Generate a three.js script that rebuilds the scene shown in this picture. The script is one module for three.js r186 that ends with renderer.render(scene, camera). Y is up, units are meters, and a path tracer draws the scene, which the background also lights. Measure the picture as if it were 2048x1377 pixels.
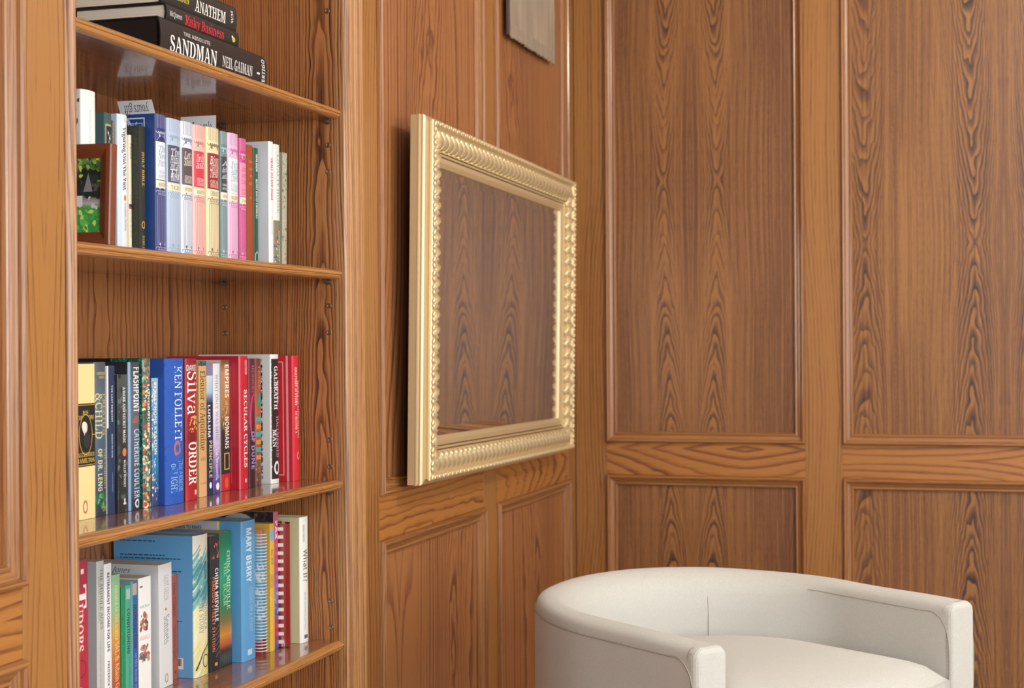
import * as THREE from 'three';
import { mergeGeometries } from 'three/addons/utils/BufferGeometryUtils.js';
import { RoundedBoxGeometry } from 'three/addons/geometries/RoundedBoxGeometry.js';
import { RectAreaLightUniformsLib } from 'three/addons/lights/RectAreaLightUniformsLib.js';

// ---------------------------------------------------------------- camera, light, exposure
// World: the bookcase wall is the plane x = 0 (room towards +x), the panelled end wall is z = 0 (room towards +z), floor y = 0.
const PW = 2048, PH = 1377, FOCAL = 3160, YAW = THREE.MathUtils.degToRad(16.8), ROLL = THREE.MathUtils.degToRad(-0.36);
const EYE = new THREE.Vector3(1.24, 1.20, 4.79);
const scene = new THREE.Scene();
const camera = new THREE.PerspectiveCamera(2 * Math.atan(PH / 2 / FOCAL) * 180 / Math.PI, PW / PH, 0.05, 60);
camera.position.copy(EYE);
camera.rotation.order = 'YXZ';
camera.rotation.set(0, YAW, ROLL);
camera.focus = 2.75;
camera.userData.fStop = 6.3;
camera.updateMatrixWorld(true);

const renderer = new THREE.WebGLRenderer({ antialias: true });
renderer.toneMapping = THREE.LinearToneMapping;
renderer.toneMappingExposure = 0.43;
renderer.shadowMap.enabled = true;
RectAreaLightUniformsLib.init();
scene.background = new THREE.Color(0.62, 0.76, 1.0);

const ROOM = { x: 4.1, z: 6.4, y: 2.75 };
// daylight entering by the windows of the wall opposite the bookcase and of the wall behind the camera: [wall, centre along wall, width, bottom, top, strength]
const WINDOWS = [
  ['right', 1.55, 0.90, 0.85, 2.45, 8],
  ['right', 4.70, 1.80, 0.75, 2.35, 25],
  ['front', 2.90, 1.90, 0.75, 2.35, 19],
];
for (const [wall, c, w, y0, y1, power] of WINDOWS) {
  const l = new THREE.RectAreaLight(wall === 'front' ? new THREE.Color(0.93, 0.97, 1.0) : new THREE.Color(0.985, 0.985, 0.975), power, w - 0.1, y1 - y0 - 0.1);
  l.name = 'window_daylight';
  const y = (y0 + y1) / 2;
  if (wall === 'right') { l.position.set(ROOM.x - 0.01, y, c); l.lookAt(0, y, c); }
  else { l.position.set(c, y, ROOM.z - 0.01); l.lookAt(c, y, 0); }
  scene.add(l);
}
const LAMP = { x: 2.05, y: 2.52, z: 1.72, power: 13 };

// ---------------------------------------------------------------- helpers
function mulberry(a) { return () => { a = (a + 0x6d2b79f5) | 0; let t = Math.imul(a ^ (a >>> 15), 1 | a); t = (t + Math.imul(t ^ (t >>> 7), 61 | t)) ^ t; return ((t ^ (t >>> 14)) >>> 0) / 4294967296; }; }
const V3 = (x, y, z) => new THREE.Vector3(x, y, z);
const clamp = (x, a = 0, b = 1) => x < a ? a : x > b ? b : x;
const lerp = (a, b, t) => a + (b - a) * t;
const smooth = (a, b, x) => { const t = clamp((x - a) / (b - a)); return t * t * (3 - 2 * t); };
// a photograph pixel seen on the plane x = const / z = const
function pixelRay(px, py) { return V3((px - PW / 2) / FOCAL, -(py - PH / 2) / FOCAL, -1).transformDirection(camera.matrixWorld); }
function onX(x, px, py) { const d = pixelRay(px, py), t = (x - EYE.x) / d.x; return EYE.clone().addScaledVector(d, t); }
const taken = {};
function numbered(name) { const n = taken[name] = (taken[name] ?? -1) + 1; return n ? name + '_' + String(n).padStart(3, '0') : name; }
function shade(o) { o.castShadow = true; o.receiveShadow = true; return o; }
function thing(name, label, category, [x, y, z] = [0, 0, 0], group) {
  const o = new THREE.Group(); o.name = numbered(name); o.position.set(x, y, z);
  o.userData = { label, category }; if (group) o.userData.group = group;
  scene.add(o); return o;
}
function structure(name, label, category) {
  const o = new THREE.Group(); o.name = name; o.userData = { kind: 'structure', label, category }; scene.add(o); return o;
}
function part(parent, name, geometry, material, label) {
  const m = shade(new THREE.Mesh(geometry, material)); m.name = name; if (label) m.userData.label = label;
  parent.add(m); return m;
}
// value noise on a lattice
const LAT = (() => { const r = mulberry(77), a = new Float32Array(65536); for (let i = 0; i < 65536; i++) a[i] = r() * 2 - 1; return a; })();
function noise(x, y) {
  const xi = Math.floor(x), yi = Math.floor(y); let fx = x - xi, fy = y - yi;
  fx = fx * fx * (3 - 2 * fx); fy = fy * fy * (3 - 2 * fy);
  const y0 = (yi & 255) << 8, y1 = ((yi + 1) & 255) << 8, x0 = xi & 255, x1 = (xi + 1) & 255;
  const a = LAT[y0 | x0], b = LAT[y0 | x1], c = LAT[y1 | x0], d = LAT[y1 | x1];
  return (a + (b - a) * fx) * (1 - fy) + (c + (d - c) * fx) * fy;
}
const fbm = (x, y) => noise(x, y) + 0.5 * noise(x * 2.03 + 17, y * 2.03 + 5) + 0.25 * noise(x * 4.1 + 3, y * 4.1 + 41);
const hash1 = (n) => LAT[(Math.imul(n, 7919) + 104729) & 65535] * 0.5 + 0.5;

// ---------------------------------------------------------------- oak
// Sawn oak: growth rings cut by a plane. x across the board, y along the grain, in metres.
const sRGB = (c) => { const k = new THREE.Color(c); return [k.r, k.g, k.b]; };
const toByte = (l) => 255 * (l <= 0.0031308 ? 12.92 * l : 1.055 * Math.pow(l, 1 / 2.4) - 0.055);
function oak(o) {
  const W = o.px[0], H = o.px[1], data = new Uint8Array(W * H * 4), s = o.seed * 13.7;
  const light = sRGB(o.light), mid = sRGB(o.mid), dark = sRGB(o.dark);
  const flames = o.flames ?? [[o.cx, 1]];
  for (let j = 0; j < H; j++) {
    const Y = (j + 0.5) / H * o.h;
    const bend = 0.5 * noise(Y * 0.7 + s, 9.1), dep = o.d0 + o.slope * Y + o.wander * noise(Y * 1.3 + s, 3.3);
    for (let i = 0; i < W; i++) {
      let X = (i + 0.5) / W * o.w;
      if (o.match !== undefined) X = Math.abs(X - o.match) + 0.004 * noise(X * 3, Y * 2);
      const wx = X + o.warp * (noise(Y * 1.6 + s, X * 3 + 2) + 0.35 * noise(Y * 5 + s, X * 9) + bend);
      let line = 0, near = 0;
      for (const [cx, amount] of flames) {
        const dx = wx - cx, r = Math.sqrt(dx * dx + dep * dep);
        const ring = (o.chevron ? Math.sqrt(dx * dx + 1.0e-5) * o.chevron[0] + dx * dx * o.chevron[2] + (Y + 0.05 * noise(Y * 2.3 + s, cx * 40)) * o.chevron[1] : r * o.rings) + o.rough * noise(X * 9 + s, Y * 1.6) + o.zigzag * noise(X * 70 + s, Y * 26) * Math.exp(-Math.pow(dx / o.flameWidth, 2));
        const id = Math.floor(ring), ph = ring - id;
        const l = Math.pow(1 - ph, o.sharp) * smooth(0, 0.1, ph) * (0.35 + 0.65 * hash1(id + o.seed * 31));
        const n = Math.exp(-Math.pow(dx / o.flameWidth, 2)) * amount * (o.chevron ? 0.62 + 0.5 * smooth(-0.4, 0.4, noise(Y * 5 + s, cx * 31 + X * 6)) : 1);
        const c = l * (o.plain + o.flame * n);
        if (c > line) line = c; if (n > near) near = n;
      }
      const pore = Math.max(0, noise(X * 1300 + s, Y * 34) * 0.7 + noise(X * 620, Y * 15 + s) * 0.6 - 0.15);
      let d = line + pore * o.pores * (0.35 + 1.3 * line) + o.cloud * fbm(X * 5 + s, Y * 0.9);
      const fine = 0.5 + 0.5 * noise(X * 420 + 2.2 * noise(X * 11, Y * 3), Y * 2.2 + s);
      d += o.fine * (fine - 0.5) + (o.ground ?? 0) * (0.75 - near);
      d = clamp(d);
      const k = (j * W + i) * 4, a = smooth(0, 0.42, d), b = smooth(0.32, 1.0, d);
      for (let c = 0; c < 3; c++) data[k + c] = toByte(lerp(lerp(light[c], mid[c], a), dark[c], b));
      data[k + 3] = 255;
    }
  }
  const t = new THREE.DataTexture(data, W, H, THREE.RGBAFormat);
  t.colorSpace = THREE.SRGBColorSpace; t.magFilter = THREE.LinearFilter; t.minFilter = THREE.LinearMipmapLinearFilter; t.generateMipmaps = true;
  t.wrapS = t.wrapT = THREE.MirroredRepeatWrapping; t.needsUpdate = true;
  const m = new THREE.MeshPhysicalMaterial({ map: t, bumpMap: t, bumpScale: o.bump ?? 0.00025, roughness: o.roughness ?? 0.5, clearcoat: o.coat ?? 0.25, clearcoatRoughness: o.coatRough ?? 0.3 });
  m.userData.size = [o.w, o.h]; m.name = o.name;
  return m;
}
const GOLD_OAK = { light: '#a57139', mid: '#754420', dark: '#31190d' };
const BASE = { ...GOLD_OAK, d0: 0.02, slope: 0.06, wander: 0.03, warp: 0.012, rings: 190, rough: 0.9, zigzag: 0.35, sharp: 2.2, plain: 0.5, flame: 0.5, flameWidth: 0.05, pores: 0.5, cloud: 0.07, fine: 0.22, cx: 0.2 };
const WOOD = {
  stile: oak({ ...BASE, name: 'oak_stile', w: 0.5, h: 2.0, px: [1024, 1600], seed: 1, cx: -0.25, rings: 85, rough: 1.6, warp: 0.016, plain: 0.55, sharp: 3.2, flame: 0, cloud: 0.10 }),
  edge: oak({ ...BASE, name: 'oak_edge', w: 0.16, h: 2.0, px: [400, 1600], seed: 2, cx: -0.3, rings: 170, plain: 0.85, flame: 0, light: '#bb8a58', mid: '#865433', pores: 0.6, bump: 0.0005, coat: 0.6 }),
  rail: oak({ ...BASE, name: 'oak_rail', w: 0.2, h: 1.6, px: [400, 1600], seed: 3, cx: 0.07, rings: 62, d0: 0.0, slope: 0.09, wander: 0.09, rough: 1.5, zigzag: 0.2, sharp: 3.4, plain: 0.95, flame: 0.2, flameWidth: 0.08, light: '#ad7336', mid: '#854b21' }),
  mould: oak({ ...BASE, name: 'oak_moulding', w: 0.16, h: 2.0, px: [320, 1600], seed: 12, cx: -0.3, rings: 150, plain: 0.55, flame: 0, light: '#a06b38', mid: '#74431f', pores: 0.5, bump: 0.0003, coat: 0.8, coatRough: 0.2 }),
  lip: oak({ ...BASE, name: 'oak_shelf_lip', w: 0.12, h: 1.6, px: [320, 1600], seed: 13, cx: -0.1, rings: 240, rough: 1.2, plain: 0.6, flame: 0, light: '#bd8546', mid: '#93592b', pores: 0.7, coat: 0.6 }),
  sidewall: oak({ ...BASE, name: 'oak_wall_panel', w: 0.7, h: 1.7, px: [1000, 1500], seed: 4, cx: 0.3, rings: 44, slope: 0.02, wander: 0.02, rough: 2.6, plain: 0.85, sharp: 1.7, flame: 0.1, flameWidth: 0.12, cloud: 0.20, light: '#a46d40', mid: '#774529', dark: '#3a2017' }),
  flame: oak({ ...BASE, name: 'oak_flame_veneer', w: 0.6, h: 1.7, px: [900, 1700], seed: 5, match: 0.233, flames: [[0.072, 1], [0.36, 0.7]], chevron: [34, 18, 1300], rings: 210, d0: 0.0, slope: 0.055, wander: 0.035, zigzag: 0.42, rough: 0.8, sharp: 1.5, plain: 0.34, flame: 1.15, flameWidth: 0.050, warp: 0.015, fine: 0.36, ground: 0.16, cloud: 0.10, light: '#9c6a3a', mid: '#6c4226', dark: '#2f1c14' }),
  flame2: oak({ ...BASE, name: 'oak_flame_veneer_wide', w: 0.6, h: 1.7, px: [900, 1700], seed: 9, match: 0.43, flames: [[0.085, 1], [0.395, 0.6]], chevron: [36, 16, 1000], rings: 190, d0: 0.01, slope: 0.06, wander: 0.045, zigzag: 0.45, rough: 1.0, sharp: 1.6, plain: 0.38, flame: 0.95, flameWidth: 0.060, warp: 0.018, fine: 0.36, ground: 0.10, cloud: 0.10, light: '#a06e37', mid: '#714526', dark: '#341e15' }),
  caseSide: oak({ ...BASE, name: 'oak_case_side', w: 0.31, h: 2.3, px: [560, 2000], seed: 6, flames: [[0.262, 1]], rings: 190, d0: 0.004, slope: 0.012, wander: 0.018, warp: 0.010, plain: 0.85, flame: 0.15, flameWidth: 0.05, sharp: 1.8, light: '#b47843', mid: '#7d4927', dark: '#321a0f', pores: 0.5 }),
  caseBack: oak({ ...BASE, name: 'oak_case_back', w: 1.05, h: 2.3, px: [1100, 1600], seed: 7, cx: 0.42, rings: 68, d0: 0.01, slope: 0.03, wander: 0.03, rough: 1.3, warp: 0.02, plain: 0.85, flame: 0.15, flameWidth: 0.2, sharp: 3.0, light: '#a8703f', mid: '#80492b', dark: '#361f18' }),
  shelf: oak({ ...BASE, name: 'oak_shelf', w: 0.3, h: 1.1, px: [600, 1400], seed: 8, cx: 0.1, rings: 140, slope: 0.05, rough: 1.2, plain: 0.55, flame: 0.25, flameWidth: 0.1, light: '#9c6440', mid: '#7a462d', dark: '#3c2118', coat: 1.0, coatRough: 0.09, roughness: 0.35, bump: 0.00008 }),
};
// uv in metres: along the grain axis and across it, by the way each face points
const AX = { x: 0, y: 1, z: 2 };
function grainUV(g, grain, mat, offAcross = 0, offAlong = 0) {
  if (g.index) g = g.toNonIndexed();
  if (!g.attributes.normal) g.computeVertexNormals();
  const p = g.attributes.position, n = g.attributes.normal, uv = new Float32Array(p.count * 2), ga = AX[grain], [tw, th] = mat.userData.size;
  const others = [0, 1, 2].filter((a) => a !== ga);
  for (let i = 0; i < p.count; i += 3) {
    const fn = [0, 0, 0];
    for (let k = 0; k < 3; k++) { fn[0] += n.getX(i + k); fn[1] += n.getY(i + k); fn[2] += n.getZ(i + k); }
    const ab = fn.map(Math.abs), across = ab[others[0]] > ab[others[1]] ? others[1] : others[0];
    for (let k = 0; k < 3; k++) {
      uv[(i + k) * 2] = (p.getComponent(i + k, across) + offAcross) / tw;
      uv[(i + k) * 2 + 1] = (p.getComponent(i + k, ga) + offAlong) / th;
    }
  }
  g.setAttribute('uv', new THREE.BufferAttribute(uv, 2));
  return g;
}
// a board with its edges eased: from lo to hi
function boardGeo(lo, hi, ease = 0.0012) {
  const w = hi[0] - lo[0], h = hi[1] - lo[1], d = hi[2] - lo[2];
  const g = ease ? new RoundedBoxGeometry(w, h, d, 1, Math.min(ease, w / 3, h / 3, d / 3)) : new THREE.BoxGeometry(w, h, d);
  return g.translate((lo[0] + hi[0]) / 2, (lo[1] + hi[1]) / 2, (lo[2] + hi[2]) / 2);
}
let boardCount = 0;
function board(parent, name, lo, hi, grain, mat, { ease = 0.0012, off, label } = {}) {
  const k = ++boardCount, [a, b] = off ?? [(k * 0.137) % 1, (k * 0.311) % 2];
  return part(parent, name, grainUV(boardGeo(lo, hi, ease), grain, mat, a, b), mat, label);
}
// one mitred length of panel moulding. start: outer corner; along, inward, out: unit vectors; profile: [distance inwards, height]
function mitred(start, along, inward, out, length, profile, mat, off, creased = true) {
  const pos = [], nor = [], n = profile.length, q = (k, end) => {
    const [u, v] = profile[k];
    return start.clone().addScaledVector(along, end ? length - u : u).addScaledVector(inward, u).addScaledVector(out, v);
  };
  for (let k = 0; k < n - 1; k++) {
    const a = q(k, 0), b = q(k, 1), c = q(k + 1, 1), d = q(k + 1, 0);
    const du = profile[k + 1][0] - profile[k][0], dv = profile[k + 1][1] - profile[k][1], L = Math.hypot(du, dv) || 1;
    const nn = out.clone().multiplyScalar(du / L).addScaledVector(inward, -dv / L);
    const tri = (p0, p1, p2) => { const f = p1.clone().sub(p0).cross(p2.clone().sub(p0)); const pts = f.dot(nn) < 0 ? [p0, p2, p1] : [p0, p1, p2]; for (const p of pts) { pos.push(p.x, p.y, p.z); nor.push(nn.x, nn.y, nn.z); } };
    tri(a, b, c); tri(a, c, d);
  }
  const g = new THREE.BufferGeometry();
  g.setAttribute('position', new THREE.Float32BufferAttribute(pos, 3));
  g.setAttribute('normal', new THREE.Float32BufferAttribute(nor, 3));
  const axis = Math.abs(along.x) > 0.5 ? 'x' : Math.abs(along.y) > 0.5 ? 'y' : 'z';
  return mat.userData.size ? grainUV(g, axis, mat, ...(off ?? [0, 0])) : g;
}
function bezel(parent, name, corner, across, up, out, w, h, profile, mat, offs) {
  const a = across, u = up, na = a.clone().negate(), nu = u.clone().negate(), P = (i, j) => corner.clone().addScaledVector(a, i).addScaledVector(u, j);
  const sides = [[P(0, 0), a, u, w], [P(w, 0), u, na, h], [P(w, h), na, nu, w], [P(0, h), nu, a, h]];
  return sides.map(([s, al, inw, len], k) => part(parent, name, mitred(s, al, inw, out, len, profile, mat, [0.11 * k + offs, 0.37 * k + offs]), mat));
}
// ---------------------------------------------------------------- the room
const plaster = new THREE.MeshStandardMaterial({ name: 'plaster', color: new THREE.Color(0.74, 0.71, 0.66), roughness: 0.92 });
const ceilingPaint = new THREE.MeshStandardMaterial({ name: 'ceiling_paint', color: new THREE.Color(0.82, 0.81, 0.79), roughness: 0.95 });
const carpet = new THREE.MeshStandardMaterial({ name: 'carpet', color: new THREE.Color(0.40, 0.35, 0.29), roughness: 1 });
const whitePaint = new THREE.MeshStandardMaterial({ name: 'white_paint', color: new THREE.Color(0.8, 0.8, 0.78), roughness: 0.45 });
const paneGlass = new THREE.MeshPhysicalMaterial({ name: 'pane_glass', color: 0xffffff, roughness: 0.02, transmission: 1, thickness: 0, ior: 1.5 });
const core = new THREE.MeshStandardMaterial({ name: 'wall_core', color: new THREE.Color(0.3, 0.2, 0.12), roughness: 0.9 });

const floor = structure('floor', 'beige carpet floor', 'floor');
part(floor, 'carpet', boardGeo([-0.45, -0.12, -0.2], [ROOM.x + 0.2, 0, ROOM.z + 0.2], 0), carpet);
const ceiling = structure('ceiling', 'plain white ceiling', 'ceiling');
part(ceiling, 'plasterboard', boardGeo([-0.45, ROOM.y, -0.2], [ROOM.x + 0.2, ROOM.y + 0.12, ROOM.z + 0.2], 0), ceilingPaint);

const MOULD = [[0, -0.004], [0.0, 0.001], [0.0008, 0.006], [0.0025, 0.0105], [0.0055, 0.0130], [0.0088, 0.0122], [0.0112, 0.0085], [0.0120, 0.0030], [0.0150, 0.0010], [0.0200, -0.0005], [0.0238, -0.0030], [0.0252, -0.0010], [0.0285, 0.0002], [0.0310, -0.0018], [0.0330, -0.0065], [0.0330, -0.0125]];
const RAIL_L = [0.782, 0.879], RAIL_B = [0.793, 0.893], TOP = 2.585, FOOT = 0.14;

// one run of frame-and-panel wall. place(a, y, out): wall coordinate a, height y, distance out of the stile face
function panelled(wall, axis, runs, rail, panelMats, seedShift) {
  const lo3 = (a, y, o) => axis === 'z' ? [o, y, a] : [a, y, o];
  const B = (name, a0, a1, y0, y1, o0, o1, grain, mat, opt) => board(wall, name, lo3(a0, y0, o0), lo3(a1, y1, o1), grain, mat, opt);
  let k = seedShift;
  for (const run of runs) {
    const [kind, a0, a1] = run;
    if (kind === 'stile') { B('stile', a0, a1, FOOT, TOP, -0.02, 0, 'y', WOOD.stile, { off: [0.21 * ++k, 0.5 * k] }); continue; }
    const r = axis === 'z' ? 'z' : 'x';
    B('rail', a0, a1, rail[0], rail[1], -0.02, -0.0006, r, WOOD.rail, { off: [-rail[0] + 0.013 * ++k, 0.83 * k] });
    B('rail', a0, a1, TOP - 0.02, TOP, -0.02, -0.0006, r, WOOD.rail);
    for (const [y0, y1, which] of [[rail[1], TOP - 0.02, 0], [FOOT, rail[0], 1]]) {
      const mat = panelMats(run, which), e = 0.026;
      B('panel', a0 + e, a1 - e, y0 + e, y1 - e, -0.020, -0.0115, 'y', mat, { ease: 0, off: run[3] ? [-(a0 + 0.033), which ? run[4] : run[3]] : [-a0 + 0.19 * ++k, -y0 + 0.3 * which] });
      const corner = axis === 'z' ? V3(0, y0, a1) : V3(a0, y0, 0), across = axis === 'z' ? V3(0, 0, -1) : V3(1, 0, 0), out = axis === 'z' ? V3(1, 0, 0) : V3(0, 0, 1);
      bezel(wall, 'moulding', corner, across, V3(0, 1, 0), out, a1 - a0, y1 - y0, MOULD, WOOD.mould, 0.05 * k);
    }
  }
}
// the bookcase wall, x = 0
const wallLeft = structure('wall_left', 'oak frame-and-panel wall that the bookcase is built into', 'wall');
part(wallLeft, 'wall_core', boardGeo([-0.14, 0, -0.15], [-0.0205, ROOM.y, 1.80], 0), core);
part(wallLeft, 'wall_core', boardGeo([-0.14, 0, 2.88], [-0.0205, ROOM.y, ROOM.z + 0.15], 0), core);
const runsLeft = [['stile', 0, 0.0926], ['panel', 0.0926, 0.8326], ['stile', 0.8326, 0.9396], ['panel', 0.9396, 1.663], ['stile', 1.663, 1.758], ['stile', 2.849, 2.955], ['panel', 2.955, 3.68], ['stile', 3.68, 3.79], ['panel', 3.79, 4.51], ['stile', 4.51, 4.62], ['panel', 4.62, 5.34], ['stile', 5.34, 5.45], ['panel', 5.45, 6.29], ['stile', 6.29, 6.4]];
panelled(wallLeft, 'z', runsLeft, RAIL_L, () => WOOD.sidewall, 0);
board(wallLeft, 'top_rail', [-0.02, TOP, 0], [0.001, ROOM.y, 1.80], 'z', WOOD.rail);
board(wallLeft, 'top_rail', [-0.02, TOP, 2.85], [0.001, ROOM.y, ROOM.z], 'z', WOOD.rail);
board(wallLeft, 'baseboard', [-0.02, 0, 0], [0.008, FOOT, 1.758], 'z', WOOD.rail);
board(wallLeft, 'baseboard', [-0.02, 0, 2.85], [0.008, FOOT, ROOM.z], 'z', WOOD.rail);

// the end wall, z = 0
const wallBack = structure('wall_back', 'oak end wall with tall flame-grained veneer panels', 'wall');
part(wallBack, 'wall_core', boardGeo([0.0, 0, -0.14], [ROOM.x + 0.15, ROOM.y, -0.0205], 0), core);
const runsBack = [['stile', 0.0012, 0.0990]];
for (let k = 0, a = 0.0990; a < 3.9; k++) {
  const w = k ? 0.612 : 0.6125;
  runsBack.push(['panel', a, Math.min(a + w, 3.99), 0.001 + 0.21 * k, 0.33 + 0.17 * k, k]);
  a += w; runsBack.push(['stile', a, Math.min(a + 0.109, ROOM.x)]); a += 0.109;
}
panelled(wallBack, 'x', runsBack, RAIL_B, (run) => run[5] % 2 ? WOOD.flame2 : WOOD.flame, 7);
board(wallBack, 'top_rail', [0.0012, TOP, -0.02], [ROOM.x, ROOM.y, 0.001], 'x', WOOD.rail);
board(wallBack, 'baseboard', [0.0012, 0, -0.02], [ROOM.x, FOOT, 0.008], 'x', WOOD.rail);

// the wall opposite the bookcase and the wall behind the camera, with windows
function pierced(name, label, wall) {
  const w = structure(name, label, 'wall'), mine = WINDOWS.filter((d) => d[0] === wall).sort((p, q) => p[1] - q[1]);
  const end = wall === 'right' ? ROOM.z : ROOM.x, T = 0.15;
  const slab = (a0, a1, y0, y1) => part(w, 'plaster', wall === 'right' ? boardGeo([ROOM.x, y0, a0], [ROOM.x + T, y1, a1], 0) : boardGeo([a0, y0, ROOM.z], [a1, y1, ROOM.z + T], 0), plaster);
  let at = wall === 'right' ? -0.15 : -0.14;
  for (const [, c, width, y0, y1] of mine) {
    slab(at, c - width / 2, 0, ROOM.y); slab(c - width / 2, c + width / 2, 0, y0); slab(c - width / 2, c + width / 2, y1, ROOM.y); at = c + width / 2;
  }
  slab(at, end + T, 0, ROOM.y);
}
pierced('wall_right', 'painted wall with tall windows', 'right');
pierced('wall_front', 'painted wall with one wide window', 'front');
WINDOWS.forEach(([wall, c, width, y0, y1], k) => {
  const g = structure('window_' + (k + 1), ['white framed window opposite the gilt mirror', 'white framed window opposite the bookcase', 'wide white framed window in the short painted wall'][k], 'window');
  const box = (name, a0, a1, b0, b1, o0, o1, mat) => part(g, name, wall === 'right' ? boardGeo([ROOM.x + o0, b0, a0], [ROOM.x + o1, b1, a1], 0) : boardGeo([a0, b0, ROOM.z + o0], [a1, b1, ROOM.z + o1], 0), mat);
  const a0 = c - width / 2, a1 = c + width / 2, f = 0.05;
  box('frame', a0, a0 + f, y0, y1, 0.05, 0.10, whitePaint); box('frame', a1 - f, a1, y0, y1, 0.05, 0.10, whitePaint);
  box('frame', a0 + f, a1 - f, y0, y0 + f, 0.05, 0.10, whitePaint); box('frame', a0 + f, a1 - f, y1 - f, y1, 0.05, 0.10, whitePaint);
  box('muntin', c - 0.012, c + 0.012, y0 + f, y1 - f, 0.06, 0.09, whitePaint);
  box('pane', a0 + f, c - 0.012, y0 + f, y1 - f, 0.073, 0.077, paneGlass); box('pane', c + 0.012, a1 - f, y0 + f, y1 - f, 0.073, 0.077, paneGlass);
  box('sill', a0 - 0.04, a1 + 0.04, y0 - 0.03, y0, -0.05, 0.0, whitePaint);
});

// the ceiling lamp
{
  const L = thing('ceiling_lamp', 'round opal glass lamp hanging from the ceiling', 'lamp', [LAMP.x, LAMP.y, LAMP.z]);
  const brass = new THREE.MeshStandardMaterial({ name: 'lamp_brass', color: new THREE.Color(0.55, 0.38, 0.16), metalness: 0.9, roughness: 0.35 });
  part(L, 'canopy', new THREE.CylinderGeometry(0.07, 0.08, 0.025, 32).translate(0, ROOM.y - LAMP.y - 0.0125, 0), brass);
  part(L, 'stem', new THREE.CylinderGeometry(0.009, 0.009, ROOM.y - LAMP.y - 0.13, 16).translate(0, (ROOM.y - LAMP.y + 0.10) / 2 - 0.005, 0), brass);
  const globe = new THREE.MeshStandardMaterial({ name: 'lit_opal_glass', color: 0xffffff, emissive: new THREE.Color(1, 0.93, 0.82), emissiveIntensity: 3, roughness: 0.4 });
  part(L, 'globe_bulb', new THREE.SphereGeometry(0.11, 32, 20), globe);
  const p = new THREE.PointLight(new THREE.Color(1.0, 0.93, 0.83), LAMP.power); p.name = 'lamp_light'; p.shadow.radius = 4; p.castShadow = true; L.add(p);
}
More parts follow.
